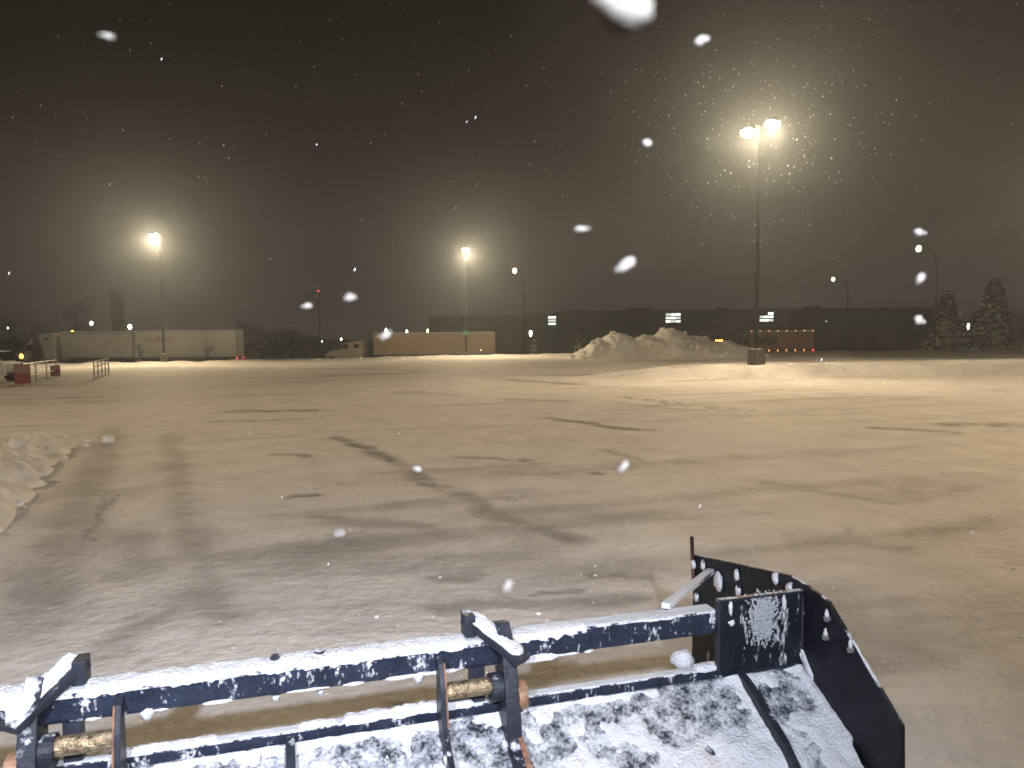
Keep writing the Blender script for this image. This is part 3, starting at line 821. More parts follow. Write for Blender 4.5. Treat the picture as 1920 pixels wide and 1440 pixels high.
        q = MB(); q.cyl((U(0.025), -0.055, pz - 0.01), (U(0.08), -0.055, pz - 0.01), 0.062, 20); q.build('collar', MB_CLEAN, br)
        # copper worn boss on the outer cheek
        q = MB(); q.cyl((U(0.135), -0.09, pz - 0.045), (U(0.175), -0.09, pz - 0.045), 0.062, 20); q.build('boss', M_COPPER, br)
        q = MB(); q.cyl((U(0.174), -0.09, pz - 0.035), (U(0.186), -0.09, pz - 0.035), 0.030, 6); q.build('bolt', M_GREY, br)
        # upright lug between bar and rail
        a0, a1 = sorted((U(-0.045), U(0.022)))
        q = MB(); q.box((a0, 0.015, rT - 0.01), (a1, 0.075, zb + 0.01)); q.build('lug', MB_CLEAN, br, bevel=0.004)
        # slanted stop bar lying over the crossbar
        A = Vector((U(-0.03), 0.13, zt + 0.075)); Bq = Vector((U(0.165), -0.12, zt - 0.06))
        q = MB(); bar_between(q, A, Bq, 0.10, 0.035); q.build('stop_bar', MB_CLEAN, br, bevel=0.005)
        dd = (Bq - A)
        snow_strip(br, 'snow_cover', A + Vector((0, 0, 0.022)), A + dd * 0.98 + Vector((0, 0, 0.022)), 0.046, 0.016, 91 + s_, 0.99, 0.004, (1, 0.6, 0))
        q = MB(); q.box((min(U(-0.06), U(-0.01)), 0.05, zt), (max(U(-0.06), U(-0.01)), 0.14, zt + 0.10)); q.build('lug', MB_CLEAN, br, bevel=0.004)
        for k, (du, t, w) in enumerate(((-0.20, -0.20, rB - 0.06), (0.06, -0.30, rB - 0.16), (0.06, -0.16, rB - 0.06))):
            q = MB(); q.blob((U(du), t, w), (0.016, 0.02, 0.026), 300 + k, 0.2, 8, 6); q.build('snow_clump', M_BSNOW, br, smooth=True)
        q = MB(); q.blob((U(-0.28), 0.02, zb - 0.0), (0.03, 0.03, 0.03), 310, 0.3, 8, 6); q.build('snow_clump', M_BSNOW, br, smooth=True)
    # push frame behind, leading under the camera to the machine
    for u in (mid - 0.45, mid + 0.45):
        b = MB(); b.box((u - 0.05, -1.9, 0.25), (u + 0.05, -0.50, 0.40)); b.build('push_arm', MB_CLEAN, root, bevel=0.008)
    return root
snow_pusher()

# ------------------------------------------------------------------ work lights of the machine, up on its cab front (above and behind the camera)
def work_light(x, y, z, target, label):
    root = empty('work_light', (x, y, z)); tag(root, label, 'work light', 'work lights of the machine')
    d = (Vector(target) - Vector((x, y, z))).normalized()
    root.rotation_mode = 'QUATERNION'; root.rotation_quaternion = d.to_track_quat('-Z', 'Y')
    b = MB(); b.box((-0.09, -0.06, 0.0), (0.09, 0.06, 0.08)); b.build('housing', M_BLACK, root, bevel=0.01)
    b = MB(); b.box((-0.08, -0.05, -0.004), (0.08, 0.05, 0.002)); b.build('lens', light_mat('work_lens', (0.9, 0.95, 1.0), 20), root)
    b = MB(); b.box((-0.012, -0.16, 0.03), (0.012, -0.05, 0.05)); b.build('bracket', M_STEEL, root)
    ld = bpy.data.lights.new('work_lamp', 'SPOT'); ld.energy = WORK_W; ld.color = WORK_COL; ld.spot_size = math.radians(100); ld.spot_blend = 1.0; ld.shadow_soft_size = 0.06
    lo = bpy.data.objects.new('work_lamp', ld); COL.objects.link(lo); lo.parent = root; lo.location = (0, 0, -0.03)
work_light(-1.0, -0.7, 3.3, (-4.2, 12, 0.0), 'left work light on the cab above the camera')
work_light(0.7, -0.7, 3.3, (-2.6, 12, 0.0), 'right work light on the cab above the camera')

# ------------------------------------------------------------------ trucks
def wheel(root, x, y, z, r=0.5, w=0.28, name='wheel'):
    b = MB(); b.cyl((x, y - w / 2, z), (x, y + w / 2, z), r, 20)
    o = b.build(name, M_RUBBER, root, bevel=0.03)
    s = -1 if y < 0 else 1
    b = MB(); b.cyl((x, y + s * (w / 2 - 0.02), z), (x, y + s * (w / 2 + 0.015), z), r * 0.55, 14); b.build('rim', M_RIM, o)
def tractor(name, loc, rz, paint, label, high=True, lights=()):
    """semi tractor, nose towards local +x, rear of sleeper at x=0, centred on y=0"""
    root = empty(name, loc, rz); tag(root, label, 'truck')
    if high:
        prof = [(0, 0.75), (0, 3.85), (0.5, 3.95), (1.35, 3.90), (2.1, 3.62), (2.75, 3.15), (3.25, 2.55), (3.42, 1.95), (3.42, 0.75)]
    else:
        prof = [(0, 0.75), (0, 3.2), (0.9, 3.15), (2.0, 2.95), (2.6, 2.85), (2.95, 2.1), (3.0, 0.75)]
    hx = prof[-1][0]
    b = MB(); b.prism(prof, -1.2, 1.2); b.build('cab', paint, root, bevel=0.10)
    hood = [(hx - 0.02, 0.8), (hx - 0.02, 2.0), (hx + 0.6, 1.93), (hx + 1.6, 1.72), (hx + 2.05, 1.42), (hx + 2.15, 0.8)]
    b = MB(); b.prism(hood, -1.0, 1.0); b.build('hood', paint, root, bevel=0.10)
    for s in (-1, 1):
        fend = [(hx + 0.7, 0.75), (hx + 0.85, 1.15), (hx + 1.25, 1.3), (hx + 1.75, 1.2), (hx + 2.05, 0.9), (hx + 2.1, 0.6), (hx + 1.9, 0.6), (hx + 1.75, 0.95), (hx + 1.3, 1.12), (hx + 0.95, 0.98), (hx + 0.85, 0.75)]
        b = MB(); b.prism(fend, *sorted((s * 0.98, s * 1.24))); b.build('fender', paint, root, bevel=0.02)
        y0, y1 = sorted((s * 1.195, s * 1.215))
        zt_ = 2.75 if high else 2.72
        b = MB(); b.prism([(hx - 0.95, 2.05), (hx - 0.95, zt_), (hx - 0.40, zt_ - 0.05), (hx - 0.12, 2.05)], y0, y1); b.build('side_window', M_GLASS, root)
        if high: b = MB(); b.prism([(0.55, 3.30), (0.75, 3.48), (1.15, 3.38), (1.05, 3.18)], y0, y1); b.build('sleeper_window', M_GLASS, root)
        else: b = MB(); b.box((0.55, y0, 2.1), (1.25, y1, 2.65)); b.build('sleeper_window', M_GLASS, root)
        b = MB(); b.prism([(hx - 1.05, 1.0), (hx - 1.05, 2.0), (hx - 1.02, 2.0), (hx - 1.02, 1.0)], *sorted((s * 1.2, s * 1.208))); b.build('door_seam', M_BLACK, root)
        b = MB(); b.box((hx - 0.1, *sorted((s * 1.25, s * 1.5))[:1], 2.1), (hx + 0.05, sorted((s * 1.25, s * 1.5))[1], 2.75)); b.build('mirror', M_BLACK, root, bevel=0.03)
        b = MB(); b.cyl((0.2, s * 0.98, 0.75), (1.9, s * 0.98, 0.75), 0.32, 16); b.build('fuel_tank', M_RIM, root)
        b = MB(); b.cyl((-0.22, s * 0.95, 0.9), (-0.22, s * 0.95, 3.6), 0.08, 10); b.build('exhaust_stack', M_RIM, root)
        b = MB(); b.box((hx + 2.0, *sorted((s * 0.62, s * 0.95))[:1], 1.0), (hx + 2.16, sorted((s * 0.62, s * 0.95))[1], 1.3)); b.build('headlight', M_RIM, root)
        wheel(root, hx + 1.35, s * 1.05, 0.5)
        wheel(root, -0.9, s * 0.95, 0.5, 0.5, 0.55); wheel(root, -2.2, s * 0.95, 0.5, 0.5, 0.55)
    if high:
        ws = [(hx - 0.02, 2.02), (hx - 0.19, 2.56), (hx - 0.62, 3.10), (hx - 0.60, 3.16), (hx - 0.15, 2.6), (hx + 0.04, 2.02)]
    else:
        ws = [(hx - 0.03, 2.15), (hx - 0.33, 2.78), (hx - 0.30, 2.83), (hx + 0.03, 2.15)]
    b = MB(); b.prism(ws, -1.0, 1.0); b.build('windshield', M_GLASS, root)
    b = MB(); b.box((hx + 2.12, -1.15, 0.4), (hx + 2.3, 1.15, 0.85)); b.build('bumper', M_RIM, root, bevel=0.04)
    b = MB(); b.box((hx + 2.10, -0.55, 0.9), (hx + 2.19, 0.55, 1.6)); b.build('grille', M_STEEL, root)
    b = MB(); b.box((-3.0, -0.45, 0.78), (0.1, 0.45, 1.02)); b.build('frame_rails', M_STEEL, root)
    b = MB(); b.cyl((-1.55, 0, 1.02), (-1.55, 0, 1.15), 0.5, 16); b.build('fifth_wheel', M_STEEL, root)
    for i, (x, z, m_, r) in enumerate(lights):
        b = MB(); b.blob((x, -1.26, z), r, i, 0.0, 8, 6); b.build('marker_light', m_, root, smooth=True)
    return root
def trailer(loc, rz, L, paint, label, front_axle=False, rear_light=True, logo=None, H0=1.2, H1=4.05):
    """box trailer, front at x=0, running to x=-L"""
    root = empty('box_trailer', loc, rz); tag(root, label, 'trailer')
    b = MB(); b.box((-L, -1.28, H0), (0, 1.28, H1)); b.build('box', paint, root, bevel=0.03)
    for s in (-1, 1):
        y0, y1 = sorted((s * 1.281, s * 1.31))
        b = MB(); b.box((-L, y0, H1 - 0.16), (0, y1, H1 - 0.02)); b.build('top_rail', M_RIM, root)
        b = MB(); b.box((-L, y0, H0), (0, y1, H0 + 0.16)); b.build('bottom_rail', M_RIM, root)
        n = int(L / 1.22)
        for i in range(1, n):
            b = MB(); b.box((-L * i / n - 0.018, sorted((s * 1.281, s * 1.295))[0], H0 + 0.16), (-L * i / n + 0.018, sorted((s * 1.281, s * 1.295))[1], H1 - 0.16)); b.build('side_rib', paint, root)
        b = MB(); b.box((-2.6, *sorted((s * 0.75, s * 0.9))[:1], 0.05), (-2.45, sorted((s * 0.75, s * 0.9))[1], H0)); b.build('landing_leg', M_STEEL, root)
        for x in (-L + 1.3, -L + 2.6): wheel(root, x, s * 0.97, 0.5, 0.5, 0.55)
        if front_axle: wheel(root, -1.2, s * 0.97, 0.5, 0.5, 0.55)
        b = MB(); b.box((-L + 3.4, *sorted((s * 1.2, s * 1.22))[:1], 0.35), (-3.2, sorted((s * 1.2, s * 1.22))[1], H0 - 0.02)); b.build('side_skirt', mat('skirt', (0.05, 0.045, 0.04), 0.6), root)
        y = s * 1.0
        b = MB(); b.box((-L - 0.03, y - 0.12, 0.95), (-L, y + 0.12, 1.15)); b.build('tail_light', L_REDL if rear_light else M_RED, root)
    b = MB(); b.box((-L + 0.1, -0.5, H0 - 0.22), (-0.3, 0.5, H0 - 0.02)); b.build('frame_rails', M_STEEL, root)
    b = MB(); b.box((-L - 0.02, -1.1, 0.45), (-L + 0.1, 1.1, 0.6)); b.build('underride_guard', M_STEEL, root)
    for s in (-1, 1):
        b = MB(); b.box((-L - 0.025, *sorted((s * 0.02, s * 1.2))[:1], H0 + 0.1), (-L - 0.001, sorted((s * 0.02, s * 1.2))[1], H1 - 0.12)); b.build('rear_door', paint, root)
    sn = MB(); sn.box((-L + 0.05, -1.2, H1 - 0.01), (-0.05, 1.2, H1 + 0.06)); sn.build('roof_snow', M_SNOW, root, bevel=0.04)
    return root

def road_loc(px, depth): p = at_depth(px, 660, depth); return (p.x, depth, ROAD_Z)
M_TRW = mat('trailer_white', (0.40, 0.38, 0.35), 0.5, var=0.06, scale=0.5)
M_TRT = mat('trailer_tan', (0.42, 0.31, 0.18), 0.5, var=0.06, scale=0.5)
M_TRR = mat('trailer_red', (0.33, 0.20, 0.16), 0.5, var=0.06, scale=0.5)
M_CABW = mat('cab_white', (0.50, 0.48, 0.45), 0.35, var=0.06, scale=1)
# truck on the left: nose to the left (local +x -> world -x)
D1 = 85.0
fl = road_loc(115, D1)
tractor('semi_tractor', (fl[0], D1, -0.75), math.pi, M_CABW, 'white sleeper tractor behind the small spruce at far left',
        lights=((3.10, 2.95, L_AMBER_DIM, 0.12), (-0.6, 4.05, L_AMBER, 0.20)))
t1 = road_loc(128, D1)
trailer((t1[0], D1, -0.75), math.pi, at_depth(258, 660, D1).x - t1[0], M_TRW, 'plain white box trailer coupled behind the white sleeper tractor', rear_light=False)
t2 = road_loc(264, D1)
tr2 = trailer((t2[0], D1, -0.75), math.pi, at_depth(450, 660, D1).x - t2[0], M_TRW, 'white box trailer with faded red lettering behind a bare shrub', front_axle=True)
# faded lettering: dark red illegible block letters
def lettering(root, x0, x1, z0, z1, n, m_, seed):
    rg = random.Random(seed); w = (x1 - x0) / n
    for i in range(n):
        a, c = x0 + i * w + w * 0.08, x0 + (i + 1) * w - w * 0.08
        b = MB(); k = rg.choice((0, 1, 2, 3)); th = abs(c - a) * 0.26; y0, y1 = 1.300, 1.304
        lo_, hi_ = sorted((a, c))
        b.box((lo_, y0, z0), (lo_ + th, y1, z1))
        if k in (0, 1): b.box((hi_ - th, y0, z0), (hi_, y1, z1))
        zz = {0: (z0 + z1) / 2, 1: z1 - th, 2: z1 - th, 3: z0}[k]
        b.box((lo_ + th, y0, zz), (hi_ - th if k in (0, 1) else hi_, y1, zz + th))
        if k == 2: b.box((lo_ + th, y0, (z0 + z1) / 2), (hi_ - th, y1, (z0 + z1) / 2 + th))
        b.build('letter', m_, root)
sc_ = D1 / F_PX
lettering(tr2, -(278 - 264) * sc_, -(335 - 264) * sc_, 2.85, 3.42, 9, mat('faded_red', (0.22, 0.10, 0.075), 0.6), 5)
# truck in the middle
D2 = 106.0
m1 = road_loc(703, D2); 
tractor('semi_tractor', (road_loc(684, D2)[0], D2, -1.15), math.pi, mat('cab_beige', (0.45, 0.40, 0.32), 0.4, var=0.06, scale=1),
        'low roofed pale tractor in front of the tan trailer', high=False)
trailer((m1[0], D2, -1.15), math.pi, at_depth(928, 660, D2).x - m1[0], M_TRT, 'tan box trailer behind the middle lamp post', rear_light=False, H1=4.1)
# truck on the right, marker lights burning
D3 = 108.0
r1 = road_loc(1401, D3); L3 = at_depth(1520, 650, D3).x - r1[0]
tr3 = trailer((r1[0], D3, -1.05), math.pi, L3, M_TRR, 'reddish box trailer edged with glowing marker lights behind the nearest lamp post', H1=3.75)
for row, z in ((0, 3.72), (1, 0.98)):
    for i in range(8):
        b = MB(); x = -L3 * (i + 0.1) / 7.3
        b.box((x - 0.10, 1.30, z), (x + 0.02, 1.36, z + (0.16 if row == 0 else 0.20)))
        b.build('marker_light', (L_REDL if (row == 1 and i == 7) else (L_AMBER_DIM if row == 0 else light_mat('amber_bright', (1.0, 0.36, 0.12), 3.2))), tr3)
b = MB(); b.blob((-2.6, 1.29, 2.45), (1.35, 0.02, 0.62), 1, 0.0, 24, 8); b.build('oval_emblem', mat('emblem', (0.10, 0.075, 0.06), 0.6), tr3)
tractor('semi_tractor', (road_loc(1388, D3)[0], D3, -1.05), math.pi, mat('cab_dark', (0.10, 0.07, 0.06), 0.4), 'dark tractor with amber roof lights half hidden by the snow pile', high=False)
for dx in (-0.5, 0.0, 0.5, 0.9):
    pass
ct = empty('cab_lights', (at_depth(1343, 638, D3).x, D3 - 1.5, at_depth(1343, 640, D3).z))
ct.name = 'light_bar'; tag(ct, 'amber light bar glowing just above the right end of the snow pile', 'light bar')
b = MB(); b.box((-0.5, -0.15, -0.16), (0.5, 0.15, -0.02)); b.build('base', M_BLACK, ct)
for dx in (-0.38, 0.0, 0.36):
    b = MB(); b.box((dx - 0.12, -0.17, -0.02), (dx + 0.12, 0.15, 0.26)); b.build('lamp', light_mat('amber_bar', (1.0, 0.30, 0.08), 5), ct, bevel=0.04)

# ------------------------------------------------------------------ van, corral rails, beacon at the left edge
def van():
    p = on_ground(0, 719)
    root = empty('van', (p.x - 2.25, p.y + 2.0, 0.0), 0.0); tag(root, 'white van cut by the left picture edge beside the red barrier panel', 'van')
    prof = [(-3.4, 0.38), (-3.4, 1.75), (-3.1, 1.86), (1.0, 1.84), (1.25, 1.72), (1.62, 1.24), (1.80, 1.14), (1.90, 0.95), (1.92, 0.38)]
    b = MB(); b.prism(prof, -0.92, 0.92); b.build('body', M_WHITE, root, bevel=0.09)
    for s in (-1, 1):
        y0, y1 = sorted((s * 0.915, s * 0.93))
        for (x0, x1, xs) in ((0.35, 1.02, 1.30), (-1.3, 0.2, 0.2), (-2.9, -1.45, -1.45)):
            b = MB(); b.prism([(x0, 1.22), (x0, 1.66), (x1, 1.66), (xs, 1.22)], y0, y1); b.build('side_window', M_GLASS, root)
        b = MB(); b.box((-0.62, sorted((s * .918, s * .926))[0], 0.5), (-0.60, sorted((s * .918, s * .926))[1], 1.7)); b.build('door_seam', M_BLACK, root)
        b = MB(); b.box((1.30, *sorted((s * 0.95, s * 1.12))[:1], 1.2), (1.45, sorted((s * 0.95, s * 1.12))[1], 1.4)); b.build('mirror', M_BLACK, root, bevel=0.03)
        b = MB(); b.box((1.72, *sorted((s * 0.55, s * 0.85))[:1], 0.82), (1.90, sorted((s * 0.55, s * 0.85))[1], 0.98)); b.build('headlight', M_RIM, root, bevel=0.03)
        wheel(root, 1.05, s * 0.84, 0.33, 0.33, 0.22); wheel(root, -2.3, s * 0.84, 0.33, 0.33, 0.22)
    b = MB(); b.prism([(1.20, 1.74), (1.60, 1.24), (1.645, 1.26), (1.27, 1.77)], -0.78, 0.78); b.build('windshield', M_GLASS, root)
    b = MB(); b.box((1.84, -0.85, 0.35), (1.98, 0.85, 0.58)); b.build('bumper', M_BLACK, root, bevel=0.04)
van()
def corral_rail(a, b_, n, panels, label):
    a, b_ = Vector(a), Vector(b_); d = b_ - a; L = d.length; ang = math.atan2(d.y, d.x)
    root = empty('cart_corral_rail', a, ang); tag(root, label, 'corral rail')
    for i in range(n):
        x = L * i / (n - 1); q = MB(); q.tube([(x, 0, -0.1), (x, 0, 1.12)], 0.042, 8); q.build('post', M_GREY, root)
    for z in (1.12, 0.80, 0.45):
        q = MB(); q.tube([(-0.04, 0, z), (L + 0.04, 0, z)], 0.036, 8); q.build('rail', M_GREY, root)
    for (x, w, h, cols) in panels:
        k = len(cols)
        for i, m_ in enumerate(cols):
            q = MB(); R = Matrix.Translation((x, 0, 0)) @ Matrix.Rotation(-ang + 0.1, 4, 'Z')
            q.box((-w / 2, -0.16, 0.06 + h * i / k), (w / 2, -0.10, 0.06 + h * (i + 1) / k - 0.004), R); q.build('panel', m_, root, bevel=0.01)
    return root
M_PINK = mat('faded_panel', (0.24, 0.14, 0.115), 0.6)
M_BRN = mat('brown_panel', (0.30, 0.21, 0.17), 0.6)
r0 = on_ground(45, 721); r1_ = on_ground(106, 707)
corral_rail((r0.x, r0.y, 0), (r1_.x, r1_.y, 0), 4, [(0.0, 0.85, 1.08, (M_RED, M_PINK)), ((r1_ - r0).length, 0.62, 0.75, (M_BRN, M_RED, M_BRN))],
            'cart corral side with red and pale end panels')
q0 = on_ground(177, 713); q1 = on_ground(204, 702.5)
corral_rail((q0.x, q0.y, 0), (q1.x, q1.y, 0), 5, [], 'grey tube cart corral side standing alone on the snow')
bq = at_depth(40, 668, r0.y)
be = empty('warning_beacon', (bq.x, bq.y, 1.13)); tag(be, 'amber warning beacon burning above the red barrier panel', 'beacon')
q = MB(); q.tube([(0, 0, 0), (0, 0, bq.z - 1.23)], 0.03, 8); q.build('stem', M_BLACK, be)
q = MB(); q.box((-0.28, -0.1, bq.z - 1.42), (0.12, 0.1, bq.z - 1.27)); q.build('mount', M_BLACK, be, bevel=0.03)
q = MB(); q.blob((0, 0, bq.z - 1.13), (0.10, 0.10, 0.14), 1, 0.0, 10, 7); q.build('lamp', L_AMBER, be, smooth=True)

# ------------------------------------------------------------------ buildings
M_WALL = mat('dark_cladding', (0.055, 0.052, 0.045), 0.8, var=0.10, scale=0.3)
M_WALL2 = mat('dark_brick', (0.06, 0.058, 0.052), 0.85, var=0.10, scale=0.3)
def building(name, x0p, x1p, topp, depth, deep, label, wall, windows=(), doors=(), steps=()):
    a = at_depth(x0p, topp, depth); c = at_depth(x1p, topp, depth)
    x0, x1 = a.x, c.x; top = at_depth((x0p + x1p) / 2, topp, depth).z - ROAD_Z
    root = empty(name, ((x0 + x1) / 2, depth, ROAD_Z)); tag(root, label, 'building')
    hw = (x1 - x0) / 2
    b = MB(); b.box((-hw, 0, -0.4), (hw, deep, top)); b.build('wall', wall, root)
    b = MB(); b.box((-hw - 0.12, -0.12, top), (hw + 0.12, deep + 0.1, top + 0.28)); rf = b.build('roof', wall, root)
    b = MB(); b.box((-hw + 1.2, 1.2, top + 0.20), (hw - 1.2, deep - 1.2, top + 0.30)); b.build('roof_snow', M_SNOW, rf)
    n = max(2, int(2 * hw / 6))
    for i in range(1, n):
        x = -hw + 2 * hw * i / n
        b = MB(); b.box((x - 0.15, -0.10, 0), (x + 0.15, -0.001, top)); b.build('pilaster', wall, root)
    for (sx0, sx1, extra) in steps:
        u0, u1 = at_depth(sx0, topp, depth).x - (x0 + x1) / 2, at_depth(sx1, topp, depth).x - (x0 + x1) / 2
        b = MB(); b.box((u0, 1.5, top + 0.28), (u1, 4.0, top + 0.28 + extra)); b.build('roof_unit', M_STEEL, rf)
    for (px, py, w, h, rows) in windows:
        p = at_depth(px, py, depth - 0.1); mx, mz = p.x - (x0 + x1) / 2, p.z - ROAD_Z; k = depth / F_PX
        W, Hh = w * k, h * k
        b = MB(); b.box((mx - W / 2 - 0.12, -0.16, mz - Hh / 2 - 0.12), (mx + W / 2 + 0.12, -0.102, mz + Hh / 2 + 0.12)); fr = b.build('window', M_STEEL, root)
        for r_, (f0, f1) in enumerate(rows):
            if f1 <= f0: continue
            z0 = mz - Hh / 2 + Hh * r_ / len(rows); z1 = z0 + Hh / len(rows) - 0.22
            npn = 3 if W > 2 and f1 - f0 > 0.9 else 1
            for c_ in range(npn):
                g0, g1 = f0 + (f1 - f0) * c_ / npn, f0 + (f1 - f0) * (c_ + 1) / npn
                b = MB(); b.box((mx - W / 2 + W * g0 + 0.04, -0.20, z0), (mx - W / 2 + W * g1 - 0.04, -0.163, z1))
                b.build('pane', (L_WIN, light_mat('lit_window_dim', (0.80, 0.95, 0.80), 0.9), light_mat('lit_window_bright', (0.92, 1.0, 0.88), 2.4))[(c_ * 2 + r_ + int(px)) % 3], fr)
    for px in doors:
        mx = at_depth(px, 650, depth).x - (x0 + x1) / 2
        b = MB(); b.box((mx - 1.6, -0.07, 0.9), (mx + 1.6, -0.001, 4.0)); b.build('dock_door', mat('dock_door', (0.09, 0.085, 0.08), 0.6), root)
    return root
building('warehouse', 1045, 1790, 582, 140, 40, 'long dark warehouse with lit windows behind the snow pile', M_WALL,
         windows=((1262, 595, 28, 19, ((0, 1), (0, 1), (0, 1))), (1437, 593, 26, 19, ((0, 1), (0, 1), (0.6, 1)))),
         doors=(1130, 1180, 1330, 1560, 1610, 1660), steps=((1180, 1228, 0.45), (1350, 1372, 0.35), (1520, 1545, 0.4)))
building('store_building', 805, 1043, 594, 136, 30, 'low dark building behind the tan trailer with one lit window', M_WALL2,
         windows=((1035, 600, 15, 18, ((0, 1), (0, 1), (0, 1))),), doors=(960,))
building('stack_tower', 206, 220, 548, 190, 3, 'dark tall narrow stack rising above the plain white trailer', M_WALL2)
building('long_shed', -60, 130, 640, 170, 30, 'low dark shed far behind the white sleeper tractor', M_WALL2)

# ------------------------------------------------------------------ street lights and far lamps
def street_light(px_lamp, py_lamp, px_pole, depth, label, group='tall street lights beyond the lot', r=0.30, m_=None):
    L = at_depth(px_lamp, py_lamp, depth); P = at_depth(px_pole, py_lamp, depth)
    root = empty('street_light', (P.x, depth, ROAD_Z)); tag(root, label, 'street light', group)
    h = L.z - ROAD_Z; dx = L.x - P.x
    q = MB(); q.tube([(0, 0, -0.3), (0, 0, h * 0.55), (0, 0, h * 0.86), (dx * 0.15, 0, h * 0.95), (dx * 0.5, 0, h * 1.0), (dx * 0.85, 0, h * 1.01)], [0.13, 0.10, 0.085, 0.07, 0.06, 0.05], 8)
    q.build('pole', M_POLE, root, smooth=True)
    q = MB(); q.blob((dx, 0, h + 0.08), (0.5, 0.2, 0.13), 1, 0.0, 10, 6); hd = q.build('lamp_head', M_GREY, root, smooth=True)
    q = MB(); q.blob((dx, -0.05, h - 0.08), (r, r * 0.8, r * 1.25), 1, 0.0, 10, 7); q.build('lens', m_ or L_WARM, hd, smooth=True)
street_light(1722, 465, 1757, 100, 'orange street light on curved arm left of the snowy spruces', r=0.34)
street_light(1562, 523, 1590, 155, 'small far street light right of the nearest lamp post', r=0.32)
street_light(965, 507, 981, 130, 'small far street light right of the middle lamp post', r=0.36)
def far_lamp(px, py, depth, label, m_=None, r=0.40, rz=1.3):
    p = at_depth(px, py, depth)
    root = empty('yard_lamp', (p.x, depth, ROAD_Z)); tag(root, label, 'yard lamp', 'yard lamps far beyond the lot')
    h = p.z - ROAD_Z
    q = MB(); q.tube([(0, 0.12, -0.3), (0, 0.12, h + 0.2)], 0.07, 6); q.build('pole', M_POLE, root)
    q = MB(); q.box((-0.35, -0.1, h + r * rz), (0.35, 0.3, h + r * rz + 0.14)); hd = q.build('lamp_head', M_POLE, root)
    q = MB(); q.blob((0, -0.1, h), (r, r * 0.6, r * rz), 1, 0.0, 10, 7); q.build('lens', m_ or L_WHITE, hd, smooth=True)
far_lamp(172, 606, 150, 'white yard lamp just left of the dark narrow stack', r=0.30)
far_lamp(244, 613, 150, 'bright white yard lamp just right of the dark narrow stack', r=0.38)
far_lamp(15, 615, 160, 'faint yard lamp at far left above the white van', r=0.16)
far_lamp(724, 620, 128, 'leftmost of three yard lamps in a row above the tan trailer', r=0.16, rz=2.6)
far_lamp(763, 623, 128, 'middle of three yard lamps in a row above the tan trailer', r=0.16, rz=2.6)
far_lamp(802, 621, 128, 'rightmost yellowish of three yard lamps above the tan trailer', light_mat('yellow_lamp', (1, 0.85, 0.35), 10), r=0.15, rz=2.6)
far_lamp(995, 625, 120, 'white yard lamp by the low dark building left of the snow pile', r=0.22, rz=2.2)
far_lamp(1815, 612, 118, 'white yard lamp shining between the two snowy spruces', r=0.18, rz=2.6)
far_lamp(640, 636, 128, 'faint yard lamp above the low roofed pale tractor', r=0.12, rz=1.8)
far_lamp(604, 640, 128, 'faintest yard lamp left of the low roofed pale tractor', light_mat('dim_lamp', (1, 0.95, 0.86), 2), r=0.12, rz=1.8)
# mast with a red light
p = at_depth(597, 547, 200)
ms = empty('radio_mast', (p.x, 200, ROAD_Z)); tag(ms, 'thin far mast with a tiny red light on top', 'mast')
for (dx, dy) in ((-0.3, -0.2), (0.3, -0.2), (0, 0.35)):
    q = MB(); q.tube([(dx, dy, 0), (dx * 0.3, dy * 0.3, p.z - ROAD_Z)], 0.05, 5); q.build('leg', M_POLE, ms)
for i in range(9):
    z = 1.4 * i + 0.6; f = 1 - 0.7 * z / (p.z - ROAD_Z)
    q = MB(); q.tube([(-0.3 * f, -0.2 * f, z), (0.3 * f, -0.2 * f, z + 0.7), (0, 0.35 * f, z + 1.2)], 0.025, 4); q.build('brace', M_POLE, ms)
q = MB(); q.blob((0, 0, p.z - ROAD_Z + 0.2), 0.22, 1, 0, 10, 7); q.build('beacon', L_REDL, ms, smooth=True)

